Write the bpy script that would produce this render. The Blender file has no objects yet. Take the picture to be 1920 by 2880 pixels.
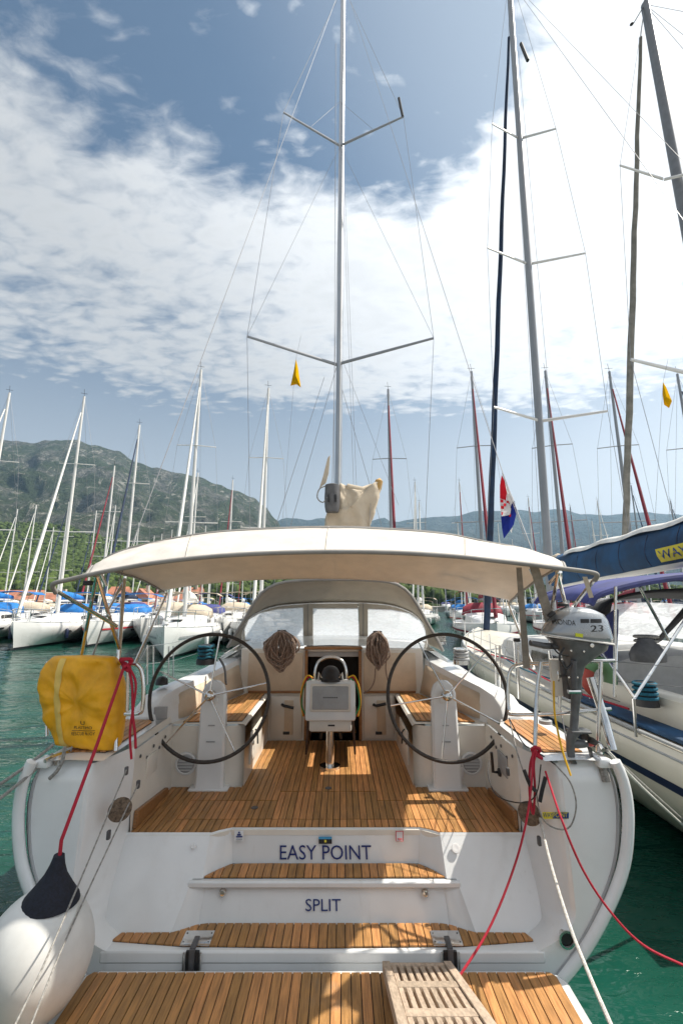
import bpy, bmesh, math, random
from mathutils import Vector, Matrix, noise
from mathutils.bvhtree import BVHTree
R = math.radians
rnd = random.Random(7)
scn = bpy.context.scene
COL = scn.collection

# ------------------------------------------------------------------ camera
F = 1280.0                      # focal length in photo pixels (16 mm lens, 36 mm tall sensor)
HC = 2.5                        # camera height over the water
PITCH = math.atan(250 / 1280)
cam = bpy.data.cameras.new('camera')
cam.sensor_fit = 'VERTICAL'; cam.sensor_height = 36; cam.sensor_width = 24; cam.lens = 16
cam.clip_start = 0.05; cam.clip_end = 30000
camo = bpy.data.objects.new('camera', cam); COL.objects.link(camo)
camo.location = (0, 0, HC); camo.rotation_euler = (math.pi / 2 + PITCH, 0, 0)
scn.camera = camo

# ------------------------------------------------------------------ sun, sky, exposure
SUN = Vector((0.72, 0.16, 1.0)).normalized()
SUN_EL = math.asin(SUN.z); SUN_AZ = math.atan2(SUN.x, SUN.y)
sl = bpy.data.lights.new('sun', 'SUN'); sl.energy = 5.0; sl.angle = R(0.6); sl.color = (1, 0.93, 0.82)
so = bpy.data.objects.new('sun', sl); COL.objects.link(so)
so.rotation_euler = (-SUN).to_track_quat('-Z', 'Y').to_euler(); so.location = (0, 0, 60)
scn.view_settings.view_transform = 'Standard'; scn.view_settings.look = 'None'
scn.view_settings.exposure = 0.62; scn.view_settings.gamma = 1
scn.cycles.max_bounces = 8; scn.cycles.transparent_max_bounces = 16
try: scn.cycles.volume_bounces = 0
except Exception: pass

def pdir(px, py):
    a = (px - 960) / F; b = (1440 - py) / F; c, s = math.cos(PITCH), math.sin(PITCH)
    return Vector((a, c - b * s, s + b * c))
def P(px, py, Y):               # the point seen at a photo pixel, at distance Y
    d = pdir(px, py); t = Y / d.y
    return Vector((d.x * t, Y, HC + d.z * t))
def PZ(px, py, z):              # the point seen at a photo pixel, on the level z
    d = pdir(px, py); t = (z - HC) / d.z
    return Vector((d.x * t, d.y * t, z))

class NT:
    def __init__(s, tree): s.t = tree; s.n = tree.nodes; s.l = tree.links
    def new(s, typ, **kw):
        n = s.n.new(typ)
        for k, v in kw.items():
            if k.startswith('i_'):
                n.inputs[k[2:].replace('_', ' ')].default_value = v
            else: setattr(n, k, v)
        return n
    def link(s, a, b): s.l.new(a, b)
    def math(s, op, a, b=None, c=None, clamp=False):
        n = s.n.new('ShaderNodeMath'); n.operation = op; n.use_clamp = clamp
        for i, v in enumerate((a, b, c)):
            if v is None: continue
            if isinstance(v, (int, float)): n.inputs[i].default_value = v
            else: s.l.new(v, n.inputs[i])
        return n.outputs[0]
    def vmath(s, op, a, b=None):
        n = s.n.new('ShaderNodeVectorMath'); n.operation = op
        for i, v in enumerate((a, b)):
            if v is None: continue
            if isinstance(v, (tuple, Vector)): n.inputs[i].default_value = tuple(v)
            else: s.l.new(v, n.inputs[i])
        return n
    def smooth(s, x, a, b, lo=0.0, hi=1.0):
        n = s.n.new('ShaderNodeMapRange'); n.interpolation_type = 'SMOOTHSTEP'
        s.l.new(x, n.inputs[0])
        for i, v in enumerate((a, b, lo, hi)): n.inputs[i + 1].default_value = v
        return n.outputs[0]
    def mix(s, f, a, b):
        n = s.n.new('ShaderNodeMix'); n.data_type = 'RGBA'
        if isinstance(f, (int, float)): n.inputs[0].default_value = f
        else: s.l.new(f, n.inputs[0])
        for i, v in ((6, a), (7, b)):
            if isinstance(v, (tuple, list)): n.inputs[i].default_value = tuple(v) + ((1,) if len(v) == 3 else ())
            else: s.l.new(v, n.inputs[i])
        return n.outputs[2]
    def noise(s, vec, scale, detail=4, rough=.55, dist=0):
        n = s.n.new('ShaderNodeTexNoise'); n.inputs['Scale'].default_value = scale
        n.inputs['Detail'].default_value = detail; n.inputs['Roughness'].default_value = rough
        n.inputs['Distortion'].default_value = dist
        if vec is not None: s.l.new(vec, n.inputs['Vector'])
        return n.outputs['Fac']

SKY_GAIN = (.74, 1.06, 1.18)
world = bpy.data.worlds.new('World'); scn.world = world; world.use_nodes = True
w = NT(world.node_tree); w.n.clear()
sky = w.new('ShaderNodeTexSky', sky_type='NISHITA')
sky.sun_disc = False; sky.sun_elevation = SUN_EL; sky.sun_rotation = SUN_AZ
sky.altitude = 0; sky.air_density = 1.0; sky.dust_density = 1.4; sky.ozone_density = 1.3
tc = w.new('ShaderNodeTexCoord'); dirv = tc.outputs['Generated']
sep = w.new('ShaderNodeSeparateXYZ'); w.link(dirv, sep.inputs[0])
zz = w.math('MAXIMUM', sep.outputs[2], 0.0)
den = w.math('ADD', zz, 0.10)
u = w.math('DIVIDE', sep.outputs[0], den); v = w.math('DIVIDE', sep.outputs[1], den)
cmb = w.new('ShaderNodeCombineXYZ'); w.link(u, cmb.inputs[0]); w.link(v, cmb.inputs[1])
cv = cmb.outputs[0]
mp = w.new('ShaderNodeMapping'); w.link(cv, mp.inputs[0])
mp.inputs['Rotation'].default_value = (0, 0, R(28)); mp.inputs['Scale'].default_value = (1.0, 1.7, 1)
big = w.noise(cv, 1.25, 6, .55, .35)
fine = w.noise(mp.outputs[0], 6.5, 5, .6, .7)
nz = w.new('ShaderNodeTexNoise', i_Scale=5.0, i_Detail=3.0); w.link(mp.outputs[0], nz.inputs['Vector'])
sc_ = w.vmath('SCALE', nz.outputs['Color']); sc_.inputs['Scale'].default_value = .22
wv = w.vmath('ADD', mp.outputs[0], sc_.outputs[0])
vo = w.new('ShaderNodeTexVoronoi', feature='SMOOTH_F1', i_Scale=15.0, i_Smoothness=.8); w.link(wv.outputs[0], vo.inputs['Vector'])
rip = w.noise(wv.outputs[0], 34.0, 4, .6, .3)
cell = w.math('SUBTRACT', .40, vo.outputs['Distance'])
elev = sep.outputs[2]
# a dappled deck of altocumulus above a clear belt over the hills, with clear air overhead
cov = w.smooth(elev, .30, .47, -.36, .31)
def hole_at(px, py, c0, c1, s):
    dd = w.vmath('DOT_PRODUCT', dirv, pdir(px, py).normalized()).outputs['Value']; return w.smooth(dd, c0, c1, 0, s)
ds = w.vmath('DOT_PRODUCT', dirv, tuple(SUN)).outputs['Value']
thick = w.smooth(ds, .40, .80, 0, .26)
m = w.math('ADD', big, cov); m = w.math('ADD', m, thick)
hs_ = w.math('MAXIMUM', w.math('MAXIMUM', hole_at(740, 10, .958, .992, .66), hole_at(1090, 130, .962, .993, .78)), hole_at(250, 70, .984, .998, .42))
m = w.math('SUBTRACT', m, hs_)
m = w.math('ADD', m, w.math('MULTIPLY', w.math('SUBTRACT', fine, .5), .60))
m = w.math('ADD', m, w.math('MULTIPLY', w.math('SUBTRACT', rip, .5), .26))
m = w.math('ADD', m, w.math('MULTIPLY', cell, .46))
mask = w.smooth(m, .22, .90)
bright = w.smooth(ds, .25, .88, 8.9, 17.0)
shade = w.smooth(m, .70, 1.25, 1.0, .88)
cb = w.math('MULTIPLY', bright, shade)
ccol = w.vmath('SCALE', (.97, .985, 1.0)); w.link(cb, ccol.inputs['Scale'])
veil = w.smooth(ds, .60, .95, .0, .26)          # thin bright veil towards the sun and down to the horizon
low = w.math('MULTIPLY', w.smooth(elev, .62, .06, 0, .98), w.smooth(ds, -.2, .7, .78, 1.0))
mask2 = w.math('MAXIMUM', mask, w.math('ADD', w.math('ADD', veil, .05), low))
gain = w.vmath('MULTIPLY', sky.outputs[0], SKY_GAIN).outputs[0]
skyc = w.mix(mask2, gain, ccol.outputs[0])
bg = w.new('ShaderNodeBackground'); w.link(skyc, bg.inputs[0]); bg.inputs[1].default_value = 0.05
wo = w.new('ShaderNodeOutputWorld'); w.link(bg.outputs[0], wo.inputs[0])

# ------------------------------------------------------------------ materials
MATS = {}
def mat(name, col, rough=.5, metal=0, vary=.06, vscale=6.0, bump=0, bscale=60, coat=0, spec=.5, dirt=None, objvar=0, vcol2=None, stretch=None, streak=False):
    if name in MATS: return MATS[name]
    m = bpy.data.materials.new(name); m.use_nodes = True; t = NT(m.node_tree)
    b = t.n['Principled BSDF']
    b.inputs['Roughness'].default_value = rough; b.inputs['Metallic'].default_value = metal
    b.inputs['Coat Weight'].default_value = coat; b.inputs['Coat Roughness'].default_value = .08
    b.inputs['Specular IOR Level'].default_value = spec
    geo = t.new('ShaderNodeNewGeometry'); pos = geo.outputs['Position']
    if stretch:
        mp = t.new('ShaderNodeMapping'); t.link(pos, mp.inputs[0]); mp.inputs['Scale'].default_value = stretch; pos2 = mp.outputs[0]
    else: pos2 = pos
    n = t.noise(pos2, vscale, 5, .6)
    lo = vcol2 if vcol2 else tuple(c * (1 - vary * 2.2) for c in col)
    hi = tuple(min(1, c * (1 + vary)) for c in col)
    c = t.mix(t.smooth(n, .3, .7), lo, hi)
    if dirt:
        n2 = t.noise(pos, dirt[1], 6, .7)
        c = t.mix(t.smooth(n2, .58, .78, 0, dirt[2]), c, dirt[0])
    if streak:                   # rain runs and rubbed scuffs
        mq = t.new('ShaderNodeMapping'); t.link(pos, mq.inputs[0]); mq.inputs['Scale'].default_value = (26, 26, 1.1)
        n4 = t.noise(mq.outputs[0], 1.0, 4, .6); n5 = t.noise(pos, 1.7, 3, .6)
        c = t.mix(t.math('MULTIPLY', t.smooth(n4, .58, .82, 0, .30), t.smooth(n5, .42, .66)), c, (.42, .40, .34))
        n6 = t.noise(pos, 38, 3, .8, 2.0); c = t.mix(t.math('MULTIPLY', t.smooth(n6, .67, .75, 0, .40), t.smooth(n5, .50, .70)), c, (.33, .33, .32))
    if objvar:
        oi = t.new('ShaderNodeObjectInfo')
        hs = t.new('ShaderNodeHueSaturation'); t.link(c, hs.inputs['Color'])
        t.link(t.smooth(oi.outputs['Random'], 0, 1, 1 - objvar, 1 + objvar), hs.inputs['Value'])
        t.link(t.smooth(oi.outputs['Random'], 0, 1, .5 + .02 * objvar, .5 - .03 * objvar), hs.inputs['Hue'])
        c = hs.outputs[0]
    t.link(c, b.inputs['Base Color'])
    t.link(t.smooth(n, .2, .8, max(.02, rough - .07), min(1, rough + .07)), b.inputs['Roughness'])
    if bump:
        bn = t.noise(pos2, bscale, 3, .5); bp = t.new('ShaderNodeBump'); bp.inputs['Strength'].default_value = bump
        bp.inputs['Distance'].default_value = .01; t.link(bn, bp.inputs['Height']); t.link(bp.outputs[0], b.inputs['Normal'])
    MATS[name] = m; return m

def cloth(name, col, trans=.3, bump=.25, bscale=14, vary=.05, tcol=(1, 1, 1)):
    m = bpy.data.materials.new(name); m.use_nodes = True; t = NT(m.node_tree); t.n.remove(t.n['Principled BSDF'])
    out = [n for n in t.n if n.type == 'OUTPUT_MATERIAL'][0]
    geo = t.new('ShaderNodeNewGeometry'); n = t.noise(geo.outputs['Position'], 5, 5, .6)
    c = t.mix(t.smooth(n, .3, .7), tuple(x * (1 - vary * 2) for x in col), col)
    d = t.new('ShaderNodeBsdfDiffuse'); tr = t.new('ShaderNodeBsdfTranslucent'); mx = t.new('ShaderNodeMixShader')
    t.link(c, d.inputs[0])
    wt = t.vmath('MULTIPLY', c, tcol).outputs[0]; t.link(wt, tr.inputs[0]); mx.inputs[0].default_value = trans
    bn = t.noise(geo.outputs['Position'], bscale, 4, .5); bp = t.new('ShaderNodeBump'); bp.inputs['Strength'].default_value = bump
    bp.inputs['Distance'].default_value = .02; t.link(bn, bp.inputs['Height'])
    t.link(bp.outputs[0], d.inputs['Normal'])
    t.link(d.outputs[0], mx.inputs[1]); t.link(tr.outputs[0], mx.inputs[2]); t.link(mx.outputs[0], out.inputs[0])
    MATS[name] = m; return m

M_GEL = mat('white gelcoat', (.77, .785, .79), .17, vary=.022, vscale=2.5, coat=.7, dirt=((.50, .48, .43), 3.0, .26), streak=True)
M_GELC = mat('cream moulding', (.74, .70, .63), .35, vary=.03, vscale=3, dirt=((.5, .45, .38), 4, .2))
M_PANEL = mat('tan panel', (.62, .50, .37), .5, vary=.05, bump=.1, bscale=180)  # tan tone shared by backrests, bulkhead panels and door insets
M_TEAK = mat('teak plank', (.45, .222, .074), .5, vary=.16, vscale=7, objvar=.22, bump=.3, bscale=40, stretch=(9, .7, 4), dirt=((.30, .205, .125), 1.6, .75))
M_TEAKX = mat('teak trim', (.30, .14, .05), .42, vary=.14, vscale=9, bump=.15, bscale=50, stretch=(1, 8, 8))
M_CAULK = mat('black caulking', (.012, .012, .012), .6)
M_GREYTEAK = mat('weathered teak', (.46, .36, .27), .75, vary=.13, vscale=9, objvar=.1, bump=.4, bscale=50, stretch=(8, 1, 4))
M_STEEL = mat('polished steel', (.72, .71, .69), .16, 1, vary=.05, vscale=12)
M_ALU = mat('anodised mast', (.42, .44, .47), .36, .75, vary=.05, vscale=1.2)
M_MASTW = mat('pale mast', (.72, .70, .67), .38, .15, vary=.04, vscale=.8)
M_MASTG = mat('dark mast', (.30, .31, .33), .4, .3, vary=.05, vscale=.8)
M_WIRE = mat('rigging wire', (.30, .30, .31), .4, .6)
M_BLACK = mat('black plastic', (.018, .018, .02), .42, vary=.1)
M_DGREY = mat('dark grey plastic', (.09, .09, .095), .5, vary=.12, vscale=14)
M_LEATHER = mat('brown leather rim', (.045, .037, .032), .55, vary=.2, vscale=30, bump=.3, bscale=90)
M_GREY = mat('grey moulding', (.36, .37, .38), .45)
M_COWL = mat('silver cowling', (.36, .38, .40), .24, .55, vary=.03, coat=.5)
M_LEG = mat('grey motor leg', (.13, .135, .14), .42, .2, vary=.15, vscale=12)
M_RED = mat('red rope', (.42, .012, .035), .75, bump=.5, bscale=220)
M_REDD = mat('dark red sailcloth', (.22, .012, .03), .75, vary=.15, vscale=2)
M_NAVY = mat('navy sailcloth', (.012, .03, .075), .75, vary=.2, vscale=3)
M_BLUE = mat('bright blue cover', (.012, .17, .50), .7, vary=.15, vscale=3)
M_VIOLET = mat('violet blue canvas', (.045, .055, .20), .75, vary=.15, vscale=4, bump=.2, bscale=20)
M_WPBLUE = mat('sea blue sail cover', (.012, .062, .15), .75, vary=.2, vscale=2.5, bump=.35, bscale=9)
M_BLKCAN = mat('black canvas', (.018, .018, .022), .8, vary=.15, vscale=5, bump=.2, bscale=20)
M_WROPE = mat('white rope', (.62, .60, .55), .85, vary=.12, vscale=60, bump=.6, bscale=260)
M_BROPE = mat('brown flecked rope', (.33, .24, .19), .9, vary=.35, vscale=160, bump=.6, bscale=260)
M_TEAL = mat('teal rope', (.012, .13, .20), .85, vary=.2, vscale=80, bump=.6, bscale=200)
M_GROPE = mat('grey rope', (.30, .29, .27), .85, vary=.2, vscale=60, bump=.5, bscale=220)
M_YROPE = mat('yellow rope', (.72, .42, .02), .8)
M_YEL = mat('yellow vinyl', (.82, .40, .006), .48, vary=.09, vscale=5, bump=.5, bscale=9, dirt=((.45, .2, .01), 4, .4))
M_YELB = mat('faded yellow tape', (.72, .50, .12), .55)
M_FENDER = mat('scuffed white vinyl', (.66, .66, .64), .45, vary=.05, vscale=4, dirt=((.40, .39, .35), 5, .35))
M_FCAP = mat('navy woven cap', (.015, .018, .03), .9, vary=.2, vscale=60, bump=.4, bscale=120)
M_TXT = mat('blue lettering', (.012, .03, .16), .4)
M_BTXT = mat('black lettering', (.015, .014, .014), .5)
M_YSTICK = mat('yellow sticker', (.75, .62, .04), .5)
M_BSTICK = mat('blue sticker', (.02, .06, .22), .45)
M_RSTICK = mat('red sticker', (.6, .05, .06), .5)
M_WSTICK = mat('white sticker', (.78, .78, .78), .5)
M_HULLW = mat('white hull', (.70, .70, .69), .3, vary=.03, vscale=.7, dirt=((.5, .5, .47), .6, .25))
M_HULLC = mat('cream hull', (.62, .585, .50), .32, vary=.04, vscale=.8, dirt=((.42, .39, .32), 1.2, .3))
M_HULLN = mat('navy hull', (.02, .03, .08), .25)
M_BOOT = mat('dark boot stripe', (.02, .022, .03), .5)
M_NAVYSTR = mat('navy stripe', (.015, .022, .06), .35)
M_DECKG = mat('grey deck', (.45, .45, .44), .6, vary=.06)
M_WINDK = mat('tinted window', (.02, .022, .025), .08, spec=.8)
M_CANVAS = cloth('cream canvas', (.76, .735, .69), .24, .45, 5, tcol=(.95, .74, .54))
M_SPRAY = cloth('stone canvas', (.54, .495, .425), .25, .5, 7)
M_BAG = cloth('tan sailcloth', (.62, .54, .43), .15, .9, 9)
M_FLAGY = cloth('yellow bunting', (.80, .47, .01), .3)
M_FLAGR = cloth('red bunting', (.68, .03, .05), .3)
M_FLAGW = cloth('white bunting', (.8, .8, .8), .3)
M_FLAGB = cloth('blue bunting', (.03, .05, .32), .3)
M_PIPE = mat('grey piping', (.26, .25, .235), .7)
M_STRAP = mat('stone webbing', (.30, .27, .23), .8, vary=.1, vscale=20)
M_ROOF = mat('terracotta tile', (.40, .165, .10), .8, vary=.15, vscale=.8)
M_STONE = mat('pale stone wall', (.50, .45, .37), .85, vary=.1, vscale=.5)
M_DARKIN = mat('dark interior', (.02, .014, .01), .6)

def glassy(name, tint, alpha, rough=.12):
    m = bpy.data.materials.new(name); m.use_nodes = True; t = NT(m.node_tree); b = t.n['Principled BSDF']
    out = [n for n in t.n if n.type == 'OUTPUT_MATERIAL'][0]
    geo = t.new('ShaderNodeNewGeometry'); mp = t.new('ShaderNodeMapping'); t.link(geo.outputs['Position'], mp.inputs[0])
    mp.inputs['Scale'].default_value = (1.2, 1, 3); mp.inputs['Rotation'].default_value = (0, R(35), 0)
    n = t.noise(mp.outputs[0], 6, 6, .7, 1.0)
    b.inputs['Base Color'].default_value = tint + (1,); b.inputs['Roughness'].default_value = rough
    tr = t.new('ShaderNodeBsdfTransparent'); mx = t.new('ShaderNodeMixShader')
    t.link(t.smooth(n, .3, .75, alpha - .16, alpha + .2), mx.inputs[0]); tl = t.new('ShaderNodeBsdfTranslucent'); tl.inputs[0].default_value = tint + (1,); m2 = t.new('ShaderNodeMixShader'); m2.inputs[0].default_value = .6; t.link(b.outputs[0], m2.inputs[1]); t.link(tl.outputs[0], m2.inputs[2])
    t.link(tr.outputs[0], mx.inputs[1]); t.link(m2.outputs[0], mx.inputs[2])
    t.link(mx.outputs[0], out.inputs[0]); MATS[name] = m; return m
M_VINYL = glassy('clear vinyl window', (.86, .89, .92), .68)

# ------------------------------------------------------------------ mesh helpers
def cat(pts, n=6):              # smooth curve through points
    p = [Vector(q) for q in pts]
    if len(p) < 3: return p
    p = [p[0] * 2 - p[1]] + p + [p[-1] * 2 - p[-2]]; out = []
    for i in range(1, len(p) - 2):
        a, b, c, d = p[i - 1:i + 3]
        for k in range(n):
            t = k / n
            out.append(.5 * (2 * b + (c - a) * t + (2 * a - 5 * b + 4 * c - d) * t * t + (3 * b - a - 3 * c + d) * t ** 3))
    out.append(p[-2]); return out
def resample(pts, n):
    L = [0]
    for a, b in zip(pts, pts[1:]): L.append(L[-1] + (b - a).length)
    out = []; j = 0
    for i in range(n):
        s = L[-1] * i / (n - 1)
        while j < len(L) - 2 and L[j + 1] < s: j += 1
        d = L[j + 1] - L[j]; out.append(pts[j].lerp(pts[j + 1], (s - L[j]) / d if d > 0 else 0))
    return out
def sag(a, b, s, n=14):         # hanging line between two points
    a, b = Vector(a), Vector(b)
    return [a.lerp(b, i / n) - Vector((0, 0, s * 4 * (i / n) * (1 - i / n))) for i in range(n + 1)]

class MB:
    def __init__(s): s.v = []; s.f = []
    def add(s, vs, fs):
        o = len(s.v); s.v += [Vector(x) for x in vs]; s.f += [tuple(i + o for i in f) for f in fs]; return s
    def box(s, c, d, rz=0, rx=0, ry=0, bev=0):
        x, y, z = (q / 2 for q in d); M = Matrix.Translation(c) @ Matrix.Rotation(rz, 4, 'Z') @ Matrix.Rotation(rx, 4, 'X') @ Matrix.Rotation(ry, 4, 'Y')
        if bev:
            bm = bmesh.new(); bmesh.ops.create_cube(bm, size=1)
            for q in bm.verts: q.co = Vector((q.co.x * d[0], q.co.y * d[1], q.co.z * d[2]))
            bmesh.ops.bevel(bm, geom=bm.edges[:], offset=bev, segments=2, affect='EDGES', profile=.5)
            bm.verts.index_update(); s.add([M @ q.co for q in bm.verts], [[q.index for q in f.verts] for f in bm.faces]); bm.free(); return s
        vs = [M @ Vector(q) for q in ((-x, -y, -z), (x, -y, -z), (x, y, -z), (-x, y, -z), (-x, -y, z), (x, -y, z), (x, y, z), (-x, y, z))]
        return s.add(vs, [(0, 3, 2, 1), (4, 5, 6, 7), (0, 1, 5, 4), (1, 2, 6, 5), (2, 3, 7, 6), (3, 0, 4, 7)])
    def tube(s, pts, r, n=8, cap=True, flat=1.0, closed=False):
        pts = [Vector(p) for p in pts]; m = len(pts); rs = r if isinstance(r, (list, tuple)) else [r] * m
        T = []
        for i in range(m):
            a = pts[(i - 1) % m] if (closed or i > 0) else pts[0]; b = pts[(i + 1) % m] if (closed or i < m - 1) else pts[-1]
            d = (b - a); T.append(d.normalized() if d.length > 1e-9 else Vector((0, 0, 1)))
        up = Vector((0, 0, 1)) if abs(T[0].z) < .9 else Vector((0, 1, 0))
        N = (up - T[0] * up.dot(T[0])).normalized(); vs = []; fs = []
        for i in range(m):
            N = (N - T[i] * N.dot(T[i])).normalized(); B = T[i].cross(N)
            for k in range(n):
                a = 2 * math.pi * k / n; vs.append(pts[i] + (N * math.cos(a) + B * math.sin(a) * flat) * rs[i])
        for i in range(m if closed else m - 1):
            j = (i + 1) % m
            for k in range(n): fs.append((i * n + k, i * n + (k + 1) % n, j * n + (k + 1) % n, j * n + k))
        if cap and not closed: fs += [tuple(range(n - 1, -1, -1)), tuple(range((m - 1) * n, m * n))]
        return s.add(vs, fs)
    def lathe(s, prof, c=(0, 0, 0), n=20, axis=None, sx=1, sy=1):
        M = Matrix.Translation(c)
        if axis is not None: M = M @ Vector((0, 0, 1)).rotation_difference(Vector(axis)).to_matrix().to_4x4()
        vs = [M @ Vector((r * math.cos(2 * math.pi * k / n) * sx, r * math.sin(2 * math.pi * k / n) * sy, z)) for r, z in prof for k in range(n)]
        fs = [(i * n + k, i * n + (k + 1) % n, (i + 1) * n + (k + 1) % n, (i + 1) * n + k) for i in range(len(prof) - 1) for k in range(n)]
        if prof[0][0] > 1e-6: fs.append(tuple(range(n - 1, -1, -1)))
        if prof[-1][0] > 1e-6: fs.append(tuple(range((len(prof) - 1) * n, len(prof) * n)))
        return s.add(vs, fs)
    def grid(s, rows, close_u=False):
        n = len(rows[0]); vs = [p for r in rows for p in r]; fs = []
        for i in range(len(rows) - 1):
            for k in range(n if close_u else n - 1):
                j = (k + 1) % n; fs.append((i * n + k, i * n + j, (i + 1) * n + j, (i + 1) * n + k))
        return s.add(vs, fs)
    def prism(s, poly, z0, z1):  # polygon in plan, extruded
        n = len(poly)
        ar = sum(poly[i][0] * poly[(i + 1) % n][1] - poly[(i + 1) % n][0] * poly[i][1] for i in range(n))
        if ar < 0: poly = poly[::-1]
        vs = [(p[0], p[1], z0) for p in poly] + [(p[0], p[1], z1) for p in poly]
        return s.add(vs, [tuple(range(n - 1, -1, -1)), tuple(range(n, 2 * n))] + [(i, (i + 1) % n, n + (i + 1) % n, n + i) for i in range(n)])
    def slab(s, pts, d):         # a face thickened along vector d
        pts = [Vector(p) for p in pts]; d = Vector(d); n = len(pts)
        return s.add(pts + [p + d for p in pts], [tuple(range(n)), tuple(range(2 * n - 1, n - 1, -1))] + [(i, i + n, (i + 1) % n + n, (i + 1) % n) for i in range(n)])

W = {}
def fin(me, smooth, m):
    bm = bmesh.new(); bm.from_mesh(me); bmesh.ops.remove_doubles(bm, verts=bm.verts[:], dist=1e-5)
    bmesh.ops.recalc_face_normals(bm, faces=bm.faces[:])
    if smooth:
        for f in bm.faces: f.smooth = True
        for e in bm.edges:
            if len(e.link_faces) == 2 and e.calc_face_angle(0) > smooth: e.smooth = False
    bm.to_mesh(me); bm.free()
    if m: me.materials.append(m)
def obj(name, mb, m, parent=None, smooth=.7, local=False, kind=None, label=None, cat_=None, group=None, thick=0, bevel=0, sub=0):
    vs = mb.v; loc = Vector((0, 0, 0))
    if parent is None and kind is None and vs:
        xs = [q.x for q in vs]; ys = [q.y for q in vs]; zs = [q.z for q in vs]
        loc = Vector(((min(xs) + max(xs)) / 2, (min(ys) + max(ys)) / 2, min(zs)))
    me = bpy.data.meshes.new(name); me.from_pydata([q - loc for q in vs], [], mb.f); fin(me, smooth, m)
    o = bpy.data.objects.new(name, me); COL.objects.link(o); o.location = loc
    W[o] = Matrix.Translation(loc)
    if parent is not None:
        o.parent = parent
        if not local: o.matrix_parent_inverse = W[parent].inverted()
    if bevel:
        md = o.modifiers.new('bevel', 'BEVEL'); md.width = bevel; md.segments = 2; md.limit_method = 'ANGLE'; md.angle_limit = R(40)
    if sub:
        md = o.modifiers.new('subdivision', 'SUBSURF'); md.levels = sub; md.render_levels = sub
    if thick:
        md = o.modifiers.new('thickness', 'SOLIDIFY'); md.thickness = thick; md.offset = 0
    tag(o, label, cat_, group, kind); return o
def tag(o, label=None, cat_=None, group=None, kind=None):
    if label: o['label'] = label
    if cat_: o['category'] = cat_
    if group: o['group'] = group
    if kind: o['kind'] = kind
    return o
def thing(name, label, cat_, loc=(0, 0, 0), group=None, rz=0):
    o = bpy.data.objects.new(name, None); COL.objects.link(o); o.empty_display_size = .3
    o.location = loc; o.rotation_euler = (0, 0, rz); W[o] = Matrix.Translation(loc) @ Matrix.Rotation(rz, 4, 'Z')
    return tag(o, label, cat_, group)
def clip(poly, ax, val, keep_less):
    out = []
    for i in range(len(poly)):
        a, b = poly[i], poly[(i + 1) % len(poly)]
        ia = (a[ax] <= val) == keep_less; ib = (b[ax] <= val) == keep_less
        if ia: out.append(a)
        if ia != ib:
            t = (val - a[ax]) / (b[ax] - a[ax]); out.append(tuple(a[k] + (b[k] - a[k]) * t for k in range(2)))
    return out
def planks(poly, z, wd, parent, gap=.006, m=None, name='plank', th=.012, ax=0, off=0.0, kind_join=False):
    lo = min(p[ax] for p in poly); hi = max(p[ax] for p in poly)
    n = max(1, round((hi - lo) / wd)); wd = (hi - lo) / n; J = MB()
    for i in range(n):
        a = lo + i * wd + gap / 2; b = lo + (i + 1) * wd - gap / 2
        q = clip(clip(poly, ax, a, False), ax, b, True)
        if len(q) < 3: continue
        if kind_join: J.prism(q, z, z + th)
        else: obj(name, MB().prism(q, z, z + th + rnd.uniform(-.0006, .0006)), m or M_TEAK, parent, smooth=0)
    if kind_join and J.v: obj(name, J, m or M_TEAK, parent, smooth=0, kind='stuff')
def text_mb(s, o, ux, uy, wdt, hgt, shear=0):
    cu = bpy.data.curves.new('t', 'FONT'); cu.body = s; cu.size = 1; cu.shear = shear; cu.resolution_u = 3
    to = bpy.data.objects.new('t', cu); COL.objects.link(to)
    dg = bpy.context.evaluated_depsgraph_get(); me = bpy.data.meshes.new_from_object(to.evaluated_get(dg))
    vs = [q.co.copy() for q in me.vertices]; fs = [tuple(p.vertices) for p in me.polygons]
    bpy.data.objects.remove(to); bpy.data.meshes.remove(me)
    x0 = min(q.x for q in vs); x1 = max(q.x for q in vs); y0 = min(q.y for q in vs); y1 = max(q.y for q in vs)
    o, ux, uy = Vector(o), Vector(ux).normalized(), Vector(uy).normalized()
    return MB().add([o + ux * ((q.x - x0) / (x1 - x0) * wdt) + uy * ((q.y - y0) / (y1 - y0) * hgt) for q in vs], fs)
def wrap(mb, target, d=(0, 1, 0), off=.003):   # lay a flat print onto a curved surface
    tr = BVHTree.FromPolygons(target.v, target.f); d = Vector(d).normalized()
    bm = bmesh.new(); vv = [bm.verts.new(q) for q in mb.v]
    for f in mb.f:
        try: bm.faces.new([vv[i] for i in f])
        except ValueError: pass
    bm.verts.index_update(); out = MB(); vs = []
    for q in bm.verts:
        h = tr.ray_cast(q.co - d * 1.0, d)
        vs.append((h[0] - d * off) if h[0] is not None else q.co)
    out.add(vs, [[q.index for q in f.verts] for f in bm.faces]); bm.free(); return out

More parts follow.
